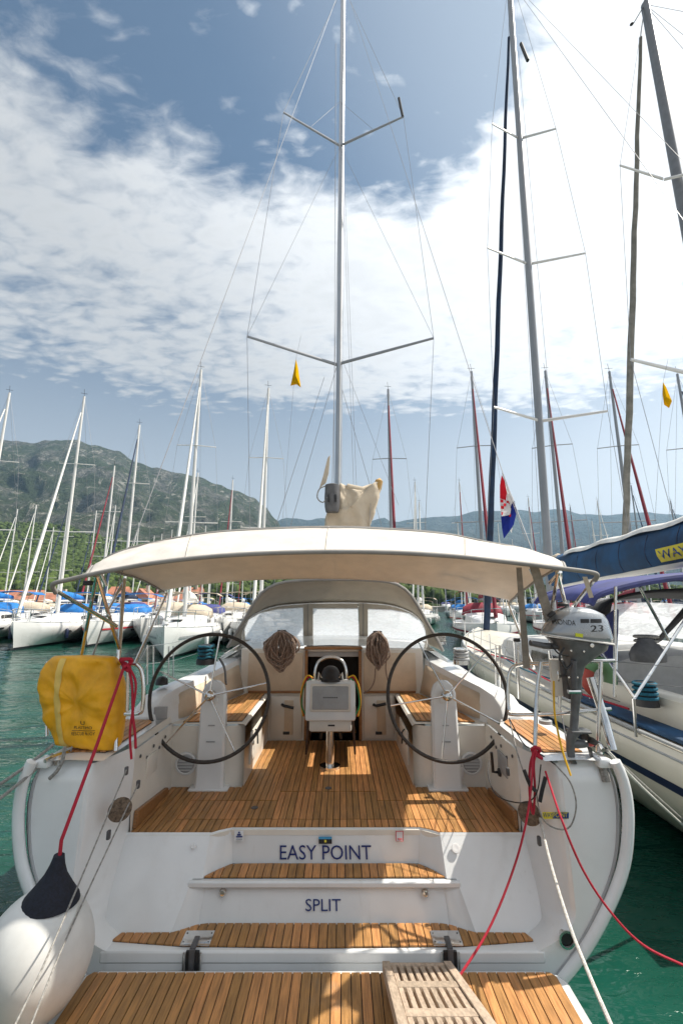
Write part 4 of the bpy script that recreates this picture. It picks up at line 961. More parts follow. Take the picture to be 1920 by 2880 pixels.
# hanks of rope on the bulkhead
def hank(px0, px1, py0, py1, Y, label, loops, tails, fat):
    t0 = P((px0 + px1) / 2, py0, Y); bt = P((px0 + px1) / 2, py1, Y); hw = (P(px1, py0, Y).x - P(px0, py0, Y).x) / 2; H = t0.z - bt.z
    t = thing('rope_hank', label, 'rope', (t0.x, Y, bt.z), 'rope hanks hung on the bulkhead')
    mb = MB()
    for k in range(loops):
        w_ = hw * (.12 + .80 * rnd.random()); h_ = H * rnd.uniform(.62, 1.0) * (1 - .10 * w_ / hw); yo = Y - rnd.uniform(0, .13) * fat; pts = []; ph = rnd.uniform(-.55, .55) * (1 - w_ / hw * .6)
        for i in range(14):
            a = 2 * math.pi * i / 14; u_ = math.sin(a); v_ = (1 + math.cos(a)) / 2
            wid = w_ * (.42 + .58 * math.sin(math.pi * min(1, (1 - v_) * .72 + .14)))
            pts.append(Vector((t0.x + u_ * wid + ph * math.sin(math.pi * min(1, (1 - v_) + .1)) * hw * .7 + rnd.uniform(-.016, .016), yo - .03 * math.sin(math.pi * v_) + rnd.uniform(-.016, .016), t0.z - .02 - (1 - v_) * (h_ - .03) + rnd.uniform(-.02, .02))))
        pts2 = cat(pts + [pts[0]], 2)[:-1]; mb.tube(pts2, .0088, 5, closed=True)
    obj('coil', mb, M_BROPE, t)
    obj('strap', MB().box((t0.x, Y - .09, t0.z - .02), (.11, .06, .05), bev=.01).slab([(t0.x - .05, Y - .125, t0.z - .04), (t0.x + .05, Y - .125, t0.z - .04), (t0.x + .012, Y - .13, t0.z - .16), (t0.x - .012, Y - .13, t0.z - .16)], (0, .01, 0)), M_BLACK, t, smooth=0)
    for tp in tails: obj('tail', MB().tube(cat([P(*q, Y) for q in tp], 5), .0085, 6), M_BROPE, t)
hank(748, 842, 1772, 1896, 5.95, 'bulky brown rope hank hung left of the companionway', 70, [], 1.3)
hank(1027, 1092, 1774, 1888, 5.95, 'slim brown rope hank with trailing tail right of the companionway', 46, [[(1055, 1880), (1052, 1915), (1040, 1938), (1022, 1950)], [(1088, 1840), (1084, 1880), (1090, 1915)]], 1.0)

# horseshoe buoy in its yellow cover on the left rail
YB = 3.54
outl = [(140, 1852), (150, 1846), (200, 1844), (250, 1844), (300, 1847), (316, 1852), (324, 1872), (334, 1920), (341, 1985), (337, 2050), (327, 2098), (318, 2112), (280, 2114), (230, 2108), (180, 2100), (160, 2094), (140, 2066), (122, 2020), (110, 1952), (116, 1905), (128, 1868)]
cp = P(228, 1975, YB); ring = resample(cat([P(*q, YB) for q in outl + outl[:1]], 4), 121)[:-1]
rows = []
for f, d in ((.84, .16), (.93, .14), (.985, .08), (1.0, .03), (.985, -.01), (.955, -.035), (.91, -.05), (.85, -.058), (.76, -.064), (.66, -.068), (.55, -.071), (.44, -.074), (.33, -.076), (.21, -.077), (.1, -.078)):
    row = []
    for i, q in enumerate(ring):
        v_ = cp + (q - cp) * f; nn = fbm(v_.x * 5.5, v_.z * 5.5, d * 3, 4)
        cr = abs(noise.noise(Vector((v_.x * 6 + v_.z * 3, v_.z * 4 - v_.x * 2, 5))))
        c2 = abs(noise.noise(Vector((v_.x * 4.2 - v_.z * 5, v_.z * 7 + v_.x * 3, 11)))); c3 = abs(noise.noise(Vector((v_.x * 13, v_.z * 9 + v_.x * 6, 17))))
        v_.y = YB + d + (.030 * nn + .055 * (cr ** .6) * .6 - .045 * max(0, .22 - c2) - .02 * max(0, .25 - c3)) * (1 if f < .99 else .5); row.append(v_)
    rows.append(row)
ymb = MB().grid(rows, True); ymb.add(rows[-1], [tuple(range(len(ring)))]); ymb.add(rows[0], [tuple(range(len(ring)))])
yb = thing('lifebuoy_bag', 'yellow vinyl lifebuoy cover strapped to the left stern rail', 'lifebuoy', (cp.x, YB, min(q.z for q in ring)))
obj('cover', ymb, M_YEL, yb, smooth=1.2)
bandc = [(188, 1850), (180, 1900), (176, 1960), (178, 2020), (184, 2070), (196, 2103)]
bl = cat([P(x, y, YB) for x, y in bandc], 5); rowsb = [[q + Vector((-.024, 0, 0)), q + Vector((-.008, 0, 0)), q + Vector((.008, 0, 0)), q + Vector((.024, 0, 0))] for q in bl]
obj('tape', wrap(MB().grid(rowsb), ymb, off=.004), M_YELB, yb)
def lab(s, x0, x1, y0, y1):
    a = P(x0, y1, YB); b = P(x1, y1, YB); t = P(x0, y0, YB); return wrap(text_mb(s, a, b - a, t - a, (b - a).length, (t - a).length), ymb, off=.005)
obj('lettering', lab('PLASTIMO', 224, 275, 2035, 2043), M_BTXT, yb, smooth=0); obj('lettering', lab('RESCUE BUOY', 217, 283, 2051, 2060), M_BTXT, yb, smooth=0)
obj('emblem', lab('U', 243, 256, 2020, 2031), M_BTXT, yb, smooth=0)
obj('rule', wrap(MB().grid([[P(218 + k * 8, 2048, YB) for k in range(9)], [P(218 + k * 8, 2046.6, YB) for k in range(9)]]), ymb, off=.005), M_BTXT, yb, smooth=0)

# white ball fender with its cap and red lanyard
fc = Vector((-1.70, 2.97, .56))
fe = thing('ball_fender', 'large scuffed white ball fender with navy cap beside the swim platform', 'fender', fc - Vector((0, 0, .33)))
obj('ball', MB().lathe([(.288 * math.sin(math.pi * i / 24) * (1 - .06 * math.cos(math.pi * i / 24) * -1 if i > 12 else 1), -.318 * math.cos(math.pi * i / 24)) for i in range(25)], fc, 40, axis=(.06, 0, 1)), M_FENDER, fe)
cone = [(.028, .52), (.04, .47), (.06, .42), (.10, .36), (.145, .30), (.15, .285)]
obj('cap', MB().lathe(cone[::-1] , fc + Vector((.02, 0, -.022)), 26, axis=(.09, 0, 1)), M_FCAP, fe)
tipf = fc + Vector((.07, 0, .52))
obj('lanyard', MB().tube([tipf - Vector((0, 0, .06)), tipf + Vector((0, 0, .05)), tipf.lerp(P(354, 1862, 3.42), .5), P(354, 1862, 3.42)], .011, 8), M_RED, fe)
knot = P(358, 1868, 3.43)
obj('knot', MB().tube(cat([knot + Vector((math.cos(i * 1.3) * .035, -.02 + math.sin(i * 2.1) * .025, math.sin(i * .9) * .04)) for i in range(12)], 4), .012, 7), M_RED, fe)
for pts in ([(360, 1870), (372, 1930), (374, 2010), (380, 2060), (382, 2105)], [(362, 1872), (382, 1920), (376, 1985), (366, 2060), (370, 2135)]):
    obj('rope_end', MB().tube(cat([P(x, y, 3.40) for x, y in pts], 5), .009, 6), M_RED, fe)

# outboard motor clamped to the right rail
ob = thing('outboard_motor', 'small silver outboard motor clamped on the right stern rail', 'outboard motor', P(1610, 2150, 3.45))
YO = 3.42
def sect(px0, px1, py, depth, ex=2.6, n=28, dy=0, tilt=0):
    a = P(px0, py, YO); b = P(px1, py, YO); c = (a + b) / 2; hw = (b.x - a.x) / 2; out = []
    for i in range(n):
        t = 2 * math.pi * i / n; cx_, sy_ = math.cos(t), math.sin(t)
        x = math.copysign(abs(cx_) ** (2 / ex), cx_) * hw; y = math.copysign(abs(sy_) ** (2 / ex), sy_) * depth
        out.append(Vector((c.x + x, YO + dy + y, c.z + tilt * x)))
    return out
cw_ = MB().grid([sect(1530, 1703, 1800, .125, 2.8, tilt=-.14), sect(1526, 1713, 1794, .14, 2.8, tilt=-.14), sect(1528, 1711, 1782, .145, 2.8, tilt=-.12), sect(1538, 1705, 1760, .14, 2.7, tilt=-.10), sect(1550, 1698, 1738, .135, 2.6, tilt=-.08), sect(1560, 1688, 1724, .125, 2.5, tilt=-.06), sect(1572, 1665, 1714, .105, 2.4, tilt=-.05), sect(1585, 1650, 1709, .075, 2.2, tilt=-.04), sect(1605, 1632, 1707, .02, 2, tilt=-.02)], True)
cw_.add(cw_.v[:28], [tuple(range(28))]); cw_.add(cw_.v[8 * 28:9 * 28], [tuple(range(28))])
obj('cowling', cw_, M_COWL, ob, smooth=1.0)
lw = MB().grid([sect(1536, 1702, 1802, .12, 2.6, tilt=-.14), sect(1560, 1698, 1822, .115, 2.5, tilt=-.08), sect(1582, 1672, 1846, .09, 2.3), sect(1592, 1640, 1872, .07, 2.2), sect(1594, 1632, 1900, .06)], True)
lw.add(lw.v[:28], [tuple(range(28))]); obj('lower_cowling', lw, M_LEG, ob, smooth=1.0)
rimb = sect(1526, 1713, 1797, .145, 2.8, tilt=-.14); obj('rim', MB().tube(rimb, .006, 6, closed=True), M_MASTW, ob)
def onc(mb_): return wrap(mb_, cw_, off=.003)
def plate(x0, x1, y0, y1, n=6): return MB().grid([[P(x0 + (x1 - x0) * k / n, y, YO - .3) for k in range(n + 1)] for y in (y1, (y0 + y1) / 2, y0)])
def scal(mb_): # keep prints at cowl distance
    return mb_
def platec(x0, x1, y0, y1, sl=0, n=6): return MB().grid([[P(x0 + (x1 - x0) * k / n, y + sl * k / n, YO - .14) for k in range(n + 1)] for y in (y1, (y0 + y1) / 2, y0)])
for x0, x1 in ((1632, 1656), (1660, 1693)): obj('air_slot', onc(platec(x0, x1, 1741, 1752)), M_BLACK, ob)
obj('label', onc(platec(1616, 1637, 1780, 1790, 3)), mat('lime label', (.62, .65, .03), .5), ob)
def tcow(s, x0, x1, y0, y1, sl):
    a = P(x0, y1, YO - .14); b = P(x1, y1 + sl, YO - .14); t = P(x0, y0, YO - .14); return onc(text_mb(s, a, b - a, t - a, (b - a).length, (t - a).length))
obj('lettering', tcow('HONDA', 1566, 1618, 1741, 1756, 4), M_BTXT, ob, smooth=0)
obj('number', tcow('23', 1660, 1697, 1759, 1777, -1), M_BTXT, ob, smooth=0)
obj('starter_grip', MB().box(P(1548, 1728, YO - .05), (.06, .05, .025), ry=R(-35), bev=.008), M_BLACK, ob); obj('fuel_cap', MB().lathe([(.04, 0), (.04, .02), (.03, .028), (0, .028)], P(1583, 1706, YO), 16), M_BLACK, ob)
leg = MB().grid([sect(1594, 1632, 1890, .06, 2.4), sect(1601, 1631, 1925, .05, 2.4), sect(1606, 1631, 1950, .04, 2.2), sect(1605, 1626, 2000, .032, 2.2), sect(1602, 1623, 2045, .032, 2.2), sect(1594, 1632, 2060, .04, 2.2), sect(1592, 1620, 2075, .03, 2.2), sect(1591, 1614, 2110, .022, 2), sect(1597, 1616, 2135, .016, 2), sect(1604, 1622, 2148, .008, 2)], True)
obj('leg', leg, M_LEG, ob, smooth=1.0)
obj('anti_ventilation_plate', MB().prism([(P(1598, 2055, YO).x, YO - .05), (P(1650, 2055, YO).x, YO - .06), (P(1658, 2055, YO).x, YO), (P(1650, 2055, YO).x, YO + .06), (P(1598, 2055, YO).x, YO + .05)], P(0, 2058, YO).z, P(0, 2052, YO).z), M_LEG, ob, bevel=.003)
gx = P(1620, 2092, YO); obj('gearcase', MB().lathe([(0, -.07), (.022, -.05), (.03, 0), (.026, .05), (.018, .08), (0, .085)], gx, 14, axis=(1, 0, 0)), M_LEG, ob)
for k in range(3):
    a = R(20 + 120 * k); d = Vector((.0, math.cos(a), math.sin(a))); s_ = Vector((.025, 0, 0)); h0 = gx + Vector((.085, 0, 0)); tn = Vector((0, -math.sin(a), math.cos(a)))
    obj('propeller_blade', MB().slab([h0 + d * .015 - s_ * .6, h0 + d * .06 - tn * .03 - s_, h0 + d * .095 - s_ * .3, h0 + d * .09 + tn * .03 + s_, h0 + d * .03 + tn * .025 + s_], (.004, 0, 0)), M_BLACK, ob)
obj('propeller_hub', MB().lathe([(.018, -.03), (.02, 0), (.016, .03), (0, .04)], gx + Vector((.085, 0, 0)), 12, axis=(1, 0, 0)), mat('red hub', (.45, .05, .04), .5), ob)
obj('clamp_bracket', MB().box(P(1605, 1915, YO + .08), (.11, .09, .24), bev=.012).box(P(1590, 1880, YO + .05), (.07, .06, .10), bev=.01), M_DGREY, ob)
obj('tiller', MB().tube([P(1600, 1815, YO), P(1560, 1818, YO - .02), P(1528, 1816, YO - .03), P(1490, 1808, YO - .05)], [.028, .022, .022, .02], 10), M_DGREY, ob)
obj('clamp_screw', MB().tube([P(1600, 1900, YO + .04), P(1570, 1902, YO + .0)], .009, 6).box(P(1568, 1902, YO), (.012, .012, .07), bev=.003), M_STEEL, ob)
obj('swivel_tube', MB().tube([P(1612, 1858, YO - .075), P(1612, 1935, YO - .06)], .022, 10), M_DGREY, ob)
obj('pivot_bolt', MB().tube([P(1596, 1945, YO - .05), P(1630, 1945, YO - .05)], .016, 8), M_STEEL, ob)
obj('fuel_hose', MB().tube(cat([P(1585, 1822, YO - .10), P(1572, 1850, YO - .12), P(1590, 1880, YO - .1), P(1606, 1868, YO - .09)], 5), .008, 6), M_BLACK, ob)
obj('throttle_cable', MB().tube(cat([P(1550, 1815, YO - .05), P(1570, 1838, YO - .09), P(1598, 1845, YO - .1)], 5), .006, 6), M_BLACK, ob)
obj('shear_pin_cap', MB().lathe([(.016, 0), (.014, .01), (0, .012)], P(1662, 1815, YO - .12), 10, axis=(0, -1, 0)), M_STEEL, ob)
for px_, py_ in ((1604, 1830), (1640, 1832), (1598, 1905), (1622, 1905)): obj('bolt', MB().lathe([(.008, 0), (.007, .006), (0, .007)], P(px_, py_, YO - .118 if py_ < 1850 else YO - .07), 8, axis=(0, -1, 0)), M_STEEL, ob)
obj('carrying_handle', MB().tube(cat([P(1700, 1806, YO - .02), P(1697, 1822, YO - .05), P(1670, 1826, YO - .08)], 4), .008, 6), M_DGREY, ob)

# flag on the right backstay
fl = thing('flag', 'limp red white and blue chequered flag hanging on the right backstay', 'flag', P(1430, 1515, 5.0))
YF = 5.0
def flagpart(name, pl, m, dy=0): 
    obj(name, MB().slab([P(x, y, YF + dy + .05 * math.sin(x * .2 + y * .03)) for x, y in pl], (0, .004, 0)), m, fl, smooth=0)
flagpart('red_band', [(1410, 1336), (1418, 1352), (1424, 1385), (1422, 1410), (1405, 1405), (1405, 1365)], M_FLAGR)
flagpart('white_band', [(1418, 1352), (1428, 1372), (1442, 1400), (1448, 1425), (1432, 1440), (1424, 1412), (1424, 1385)], M_FLAGW, .01)
flagpart('shield', [(1405, 1402), (1425, 1408), (1436, 1430), (1434, 1448), (1410, 1452), (1406, 1430)], M_FLAGW, -.02)
for i in range(3):
    for j in range(5):
        if (i + j) % 2 == 0:
            x = 1406 + i * 9 + j * .8; y = 1404 + j * 9 + i * 2; flagpart('check', [(x, y), (x + 8.5, y + 1.5), (x + 8.5, y + 9.5), (x, y + 8.5)], M_FLAGR, -.03)
flagpart('blue_band', [(1408, 1452), (1434, 1447), (1432, 1425), (1446, 1408), (1452, 1440), (1444, 1475), (1430, 1496), (1416, 1515), (1411, 1485)], M_FLAGB)
flagpart('white_edge', [(1434, 1492), (1440, 1484), (1438, 1499)], M_FLAGW, -.01)
obj('halyard', MB().tube([P(1411, 1330, YF), P(1450, 1440, YF - .2), P(1478, 1520, YF - .3)], .004, 5), M_WIRE, fl)
# yellow pennants
for (pts, Y, lab_) in (([(832, 1010), (838, 1035), (846, 1090), (834, 1081), (817, 1085), (826, 1045)], 9.3, 'yellow pennant hanging under the near yacht left spreader'), ([(1863, 1075), (1872, 1090), (1888, 1128), (1880, 1148), (1866, 1138), (1862, 1110)], 9.0, 'yellow pennant hanging at the upper right by the far mast')):
    t = thing('pennant', lab_, 'flag', P(pts[3][0], pts[3][1], Y), 'yellow pennants')
    cx_ = sum(p[0] for p in pts) / 6; cy_ = sum(p[1] for p in pts) / 6
    mbp = MB(); c = P(cx_, cy_, Y - .12); rg = [P(x, y, Y + .05 * math.sin(i * 2)) for i, (x, y) in enumerate(pts)]
    mbp.add([c] + rg, [(0, i + 1, (i + 1) % 6 + 1) for i in range(6)]); obj('cloth', mbp, M_FLAGY, t, thick=.004, smooth=0)
    obj('halyard', MB().tube([P(pts[0][0] + 14, pts[0][1] - 65, Y), P(pts[0][0], pts[0][1], Y), P(pts[3][0] - 40, 1470, Y)], .003, 5), M_WIRE, t)

# gangway resting on the platform
g0, g1 = Vector((.243, 3.17, .345)), Vector((.23, 2.1, .80)); gw = .41
gv = (g1 - g0); gl = gv.length; gv.normalize(); gu = Vector((1, 0, 0)); gn = gu.cross(gv); gn = -gn if gn.z < 0 else gn
gg = thing('gangway', 'weathered teak boarding gangway grating resting on the swim platform', 'gangway', g0)
def gbox(name, u0, u1, v0, v1, n0=0, n1=.035, par=gg):
    c = [g0 + gu * u_ + gv * v_ + gn * n0 for u_, v_ in ((u0, v0), (u1, v0), (u1, v1), (u0, v1))]; return obj(name, MB().slab(c, gn * (n1 - n0)), M_GREYTEAK, par, smooth=0, bevel=.003)
gbox('side_rail', 0, .045, 0, gl, -.01, .045); gbox('side_rail', gw - .045, gw, 0, gl, -.01, .045)
gbox('end_bar', .047, gw - .047, 0, .055, -.005, .038)
for k in range(5):
    v0 = .057 + k * .42
    for i in range(8):
        u0 = .05 + i * (gw - .1 + .014) / 8; gbox('slat', u0, u0 + .0255, v0 + .002, v0 + .318, .0, .036)
    gbox('cross_bar', .047, gw - .047, v0 + .32, v0 + .418, -.002, .0385)

# lines
rope('mooring_line', [PZ(1515, 2290, 1.05), P(1545, 2420, 3.1), P(1600, 2600, 2.7), P(1655, 2740, 2.4), P(1720, 2890, 2.1)], .009, M_WROPE, 'white braided mooring line running from right quarter to bottom right')
rope('mooring_line', [P(1533, 2170, 3.3), P(1580, 2310, 3.0), P(1640, 2450, 2.95), P(1720, 2570, 2.9), P(1810, 2660, 2.85), P(1935, 2722, 2.8)], .0068, M_RED, 'red line curving over the right quarter to the right edge')
rope('shore_line', [P(1497, 2110, 3.42), P(1492, 2220, 3.3), P(1470, 2350, 3.25), P(1430, 2480, 3.2), P(1370, 2620, 3.1), P(1285, 2755, 2.95)], .007, M_RED, 'red line hanging from right rail down to the gangway')
rope('hanging_loop', [P(1505, 2105, 3.4), P(1490, 2150, 3.4), P(1488, 2230, 3.38), P(1498, 2290, 3.38), P(1503, 2220, 3.38), P(1500, 2150, 3.4), P(1508, 2110, 3.4)], .008, M_RED, 'red rope loop knotted to the right stanchion')
kn = P(1503, 2112, 3.45); obj('rope_knot', MB().tube(cat([kn + Vector((math.cos(i * 1.4) * .03, -.03 + math.sin(i * 2.2) * .02, math.sin(i) * .035)) for i in range(11)], 4), .010, 7), M_RED, None, label='red rope knot tied round the right stanchion', cat_='rope')
rope('yellow_line', [P(1556, 1915, 3.4), P(1558, 2000, 3.4), P(1566, 2050, 3.38), P(1580, 2110, 3.35), P(1604, 2182, 3.3)], .007, M_YROPE, 'thin yellow line hanging from the motor bracket')
rope('black_cable', [P(1374, 2140, 3.9), P(1374, 2190, 3.7), P(1400, 2240, 3.5), P(1470, 2258, 3.4), P(1508, 2230, 3.35), P(1520, 2150, 3.35)], .004, M_BLACK, 'thin black cable drooping along the right cockpit side')
rope('black_cable', [P(1560, 2150, 3.38), P(1602, 2200, 3.33), P(1619, 2262, 3.33), P(1605, 2320, 3.33), P(1575, 2333, 3.33), P(1535, 2315, 3.33), P(1515, 2275, 3.36), P(1506, 2220, 3.37)], .005, M_GROPE, 'grey cable looping over the yellow and blue sticker')
rope('control_line', [P(1430, 2020, 3.72), P(1470, 2090, 3.6), P(1505, 2112, 3.5), P(1560, 2150, 3.38)], .0045, M_BLACK, 'black line crossing the right teak quarter deck')
rope('control_line', [P(1432, 2025, 3.72), P(1452, 2110, 3.5), P(1475, 2180, 3.4), P(1500, 2225, 3.38)], .005, M_GROPE, 'grey line falling from right rail to the white mooring line')
rope('rope_splice', [P(1472, 2165, 3.38), P(1488, 2205, 3.36), P(1505, 2225, 3.34)], .013, M_BLACK, 'black rope splice above the right pad')
rope('rope_splice', [P(1533, 2185, 3.33), P(1523, 2225, 3.33), P(1517, 2255, 3.33)], .013, M_BLACK, 'black rope splice beside the red loop')
rope('stern_line', [P(356, 2165, 3.5), P(250, 2420, 3.1), P(130, 2700, 2.6), P(40, 2890, 2.3)], .005, M_GROPE, 'upper thin grey line crossing the ball fender')
rope('stern_line', [P(389, 2205, 3.6), P(260, 2480, 3.1), P(170, 2680, 2.75), P(85, 2890, 2.4)], .005, M_GROPE, 'lower thin grey line crossing the ball fender')
rope('mooring_line', [P(150, 2095, 3.45), P(60, 2165, 3.3), P(-30, 2225, 3.2)], .011, M_GROPE, 'upper grey mooring line leaving the left quarter')
rope('mooring_line', [P(150, 2120, 3.45), P(70, 2190, 3.3), P(-30, 2270, 3.15)], .011, M_GROPE, 'lower grey mooring line leaving the left quarter')
rope('mooring_line', [P(1705, 2110, 3.5), P(1790, 2190, 3.8), P(1940, 2325, 4.2)], .010, M_GROPE, 'grey mooring line between the two right hulls')
rope('mooring_line', [P(1708, 2112, 3.5), P(1800, 2210, 3.8), P(1940, 2340, 4.2)], .010, M_WROPE, 'white mooring line between the two right hulls')
rope('tail_rope', [P(183, 2100, 3.38), P(176, 2140, 3.37), P(160, 2170, 3.36), P(140, 2190, 3.36)], .012, M_GROPE, 'frayed grey rope tail under the yellow lifebuoy cover')
rope('tail_rope', [P(1690, 2150, 3.4), P(1698, 2175, 3.38), P(1704, 2198, 3.37)], .028, M_GROPE, 'frayed grey rope tail beside the motor propeller')

# ================================================================== the neighbouring yachts on the right
def lofted_deck(par, half, length, y0, s0, s1, stern, m, local, xc=0):
    rows = []
    for i in range(21):
        s = i / 20; B = hb(s, half, stern) * .968; sh = s0 + (s1 - s0) * s * s; y = y0 + length * s + .25 * s * s * (sh - .3)
        rows.append([Vector((xc - B, y, sh)), Vector((xc, y, sh + .06)), Vector((xc + B, y, sh))])
    mb = MB().grid(rows); q = rows[0]; mb.add([q[0], q[1], q[2], (q[2].x * .75 + xc * .25, y0, -.2), (q[0].x * .75 + xc * .25, y0, -.2)], [(0, 1, 2, 3, 4)])
    return obj('deck', mb, m, par, local=local)
def cabin(par, y0, y1, hw, zd, zt, m, local, xc=0):
    rows = []
    for t, w_, zz_ in ((0, 1, zt), (.35, 1, zt), (.7, .8, zt - .06), (.93, .5, zt - .18), (1, .4, zd + .05)):
        y = y0 + (y1 - y0) * t; h = hw * w_
        rows.append([Vector((xc - h - .1, y, zd)), Vector((xc - h, y, zz_ - .08)), Vector((xc - h * .8, y, zz_)), Vector((xc, y, zz_ + .05)), Vector((xc + h * .8, y, zz_)), Vector((xc + h, y, zz_ - .08)), Vector((xc + h + .1, y, zd))])
    mb = MB().grid(rows); mb.add(rows[0], [tuple(range(7))]); c = obj('cabin', mb, m, par, local=local)
    for sd in (-1, 1):
        obj('window', MB().slab([(xc + sd * (hw + .075), y0 + .6, zd + .16), (xc + sd * (hw + .075), y0 + (y1 - y0) * .4, zd + .16), (xc + sd * (hw + .035), y0 + (y1 - y0) * .4, zt - .16), (xc + sd * (hw + .035), y0 + .6, zt - .16)], (sd * .012, 0, 0)), M_WINDK, c, smooth=0, local=True)
    return c

n1 = thing('moored_yacht', 'cream hulled yacht moored alongside on the right with sea blue boom cover', 'yacht', (5.0, 11.1, 0))
NX = 5.0
obj('hull', hull_mb(2.05, 13, 3.9, 1.15, 1.5, .97, NX), M_HULLC, n1)
obj('sheer_stripe', hull_mb(2.05, 13, 3.9, 1.15, 1.5, .97, NX, nz=2, zlo=.80, zhi=.88, off=.006, sides=(-1,)), M_NAVYSTR, n1)
obj('boot_stripe', hull_mb(2.05, 13, 3.9, 1.15, 1.5, .97, NX, nz=3, zlo=-.02, zhi=.13, off=.006, sides=(-1,)), M_BOOT, n1)
lofted_deck(n1, 2.05, 13, 3.9, 1.15, 1.5, .97, M_HULLC, False, NX)
def trail(sd, off, dz, r, m, name):
    pts = []
    for i in range(41):
        s = i / 40; B = hb(s, 2.05, .97) * .975; sh = 1.15 + .35 * s * s; pts.append(Vector((NX + sd * max(0, B + off), 3.9 + 13 * s + .25 * s * s * (sh - .3), sh + dz)))
    obj(name, MB().tube(pts, r, 6), m, n1)
trail(-1, -.03, .03, .022, M_GREY, 'toe_rail'); trail(-1, .012, -.07, .014, M_GREY, 'rubbing_strake')
cabin(n1, 6.6, 13.2, 1.25, 1.18, 1.72, M_DECKG, False, NX)
# cockpit coaming and fittings of the neighbour
obj('coaming', MB().box((NX - 1.42, 5.5, 1.33), (.34, 2.6, .34), bev=.06), M_HULLC, n1); obj('coaming', MB().box((NX + 1.42, 5.5, 1.33), (.34, 2.6, .34), bev=.06), M_HULLC, n1)
def nwinch(q, m, r=.09, h=.2):
    c = Vector(q); wn = obj('winch', MB().lathe([(r * 1.2, 0), (r * 1.1, h * .3), (r * .8, h * .4), (r * .8, h * .85), (r, h), (0, h * 1.05)], c, 16), M_BLACK, n1)
    for k in range(4): obj('rope_turn', MB().tube([c + Vector((math.cos(a) * r * 1.05, math.sin(a) * r * 1.05, h * (.35 + .2 * k))) for a in [i * .4488 for i in range(14)]], .018, 6, closed=True), m, wn)
nwinch(P(1818, 1985, 5.2), M_TEAL, .10, .24); nwinch(P(1822, 1848, 5.9), M_GROPE, .12, .26)
obj('rope_bag', MB().lathe([(.20, 0), (.21, .08), (.17, .16), (.11, .22), (.08, .27), (0, .28)], P(1822, 1860, 5.8), 14, sy=.8), M_DGREY, n1)
obj('deck_cover', MB().box((NX - 1.62, 5.6, 1.20), (.42, 2.2, .05), bev=.02), M_WPBLUE, n1)
# mast, spreaders, rig
q0 = Vector((5.0, 11.1, 1.7)); q1 = Vector((5.33, 11.0, 22))
nm_ = obj('mast', MB().tube([q0, q0.lerp(q1, .5), q1], [.125, .115, .10], 14, flat=.75), M_MASTG, n1)
for (a, b, c) in (((1460, 390), (1383, 348), (1562, 362)), ((1485, 743), (1370, 697), (1645, 712)), ((1520, 1184), (1388, 1145), (1708, 1156))):
    B0 = P(*a, 11.05); L0 = P(*b, 10.5); R0 = P(*c, 10.35)
    spreader(nm_, B0, L0, .038, M_MASTW); spreader(nm_, B0, R0, .038, M_MASTW)
nl = [P(1383, 348, 10.5), P(1370, 697, 10.5), P(1388, 1145, 10.5), Vector((NX - 1.9, 10.6, 1.35))]; nr = [P(1562, 362, 10.35), P(1645, 712, 10.35), P(1708, 1156, 10.35), Vector((NX + 1.9, 10.6, 1.35))]
wire(nm_, [q1] + nl, .0055); wire(nm_, [q1 + Vector((.1, 0, 0))] + nr, .0055)
wire(nm_, [q0 + Vector((-.2, -.1, 1)), q0.lerp(q1, .8) + Vector((-.12, -.1, 0))], .005, name='halyard'); wire(nm_, [q0 + Vector((.35, -.1, 1)), q0.lerp(q1, .85) + Vector((.1, -.1, 0))], .005, name='halyard')
wire(nm_, [P(1060 * 1 + 0, -10, 11) if False else q1, P(1935, 640, 6.5), (NX + 1.2, 4.0, 1.2)], .006, name='backstay')
wire(nm_, [q1, P(1945, 480, 7.5)], .005, name='backstay')
obj('radar_reflector', MB().tube([P(1464, 123, 10.9), P(1483, 170, 10.8)], .05, 8), M_BLACK, nm_)
jb = P(1366, 1790, 16.4); jt = P(1430, 105, 11.3)
jp = [jt.lerp(jb, i / 24) + Vector((.010 * math.sin(i * 1.7), 0, 0)) for i in range(25)]
obj('furled_sail', MB().tube(jp, [.04 + .07 * min(1, i / 20) for i in range(25)], 10), M_NAVY, n1)
wire(nm_, [jt, q1], .008, name='forestay')
# boom with its long cover
b0 = Vector((NX + .03, 10.8, 2.88)); b1 = Vector((NX + .1, 4.9, 3.20))
nb = obj('boom', MB().tube([b0, b1], .115, 12, flat=.8), M_MASTW, n1)
rows = []
for i in range(25):
    t = i / 24; c = b0.lerp(b1, t); h = .62 - .12 * t; row = []
    for (u_, v_) in ((-.10, -.06), (-.17, .12), (-.19, .3), (-.17, .5), (-.11, .72), (0, .85), (.11, .72), (.17, .5), (.19, .3), (.17, .12), (.10, -.06)):
        row.append(c + Vector((u_ * (1 + .10 * fbm(t * 9, v_ * 2, u_, 3)), 0, v_ * h / .8 + .012 * fbm(t * 14, v_ * 3, 2, 3))))
    rows.append(row)
cov = MB().grid(rows); obj('sail_cover', cov, M_WPBLUE, nb, smooth=1.5)
rows = []
for i in range(22):
    t = .12 + .85 * i / 21; c = b0.lerp(b1, t); h = .60 - .10 * t
    rows.append([c + Vector((.13 * math.cos(a), 0, .78 * h / .8 + .11 * math.sin(a) + .02 * math.sin(i * 1.3))) for a in [math.pi * k / 6 for k in range(7)]])
obj('folded_sail', MB().grid(rows), mat('white sailcloth', (.74, .73, .70), .75, vary=.1, vscale=3), nb, smooth=1.5)
def zb(y): return 2.88 + .32 * (10.8 - y) / 5.9
sg = MB().grid([[Vector((NX - .6, 7.05 - 1.45 * k / 16, zb(7.05 - 1.45 * k / 16) + dz)) for k in range(17)] for dz in (.0, .1, .2)])
obj('name_sign', wrap(sg, cov, d=(1, 0, 0), off=.012), M_YSTICK, nb, smooth=0)
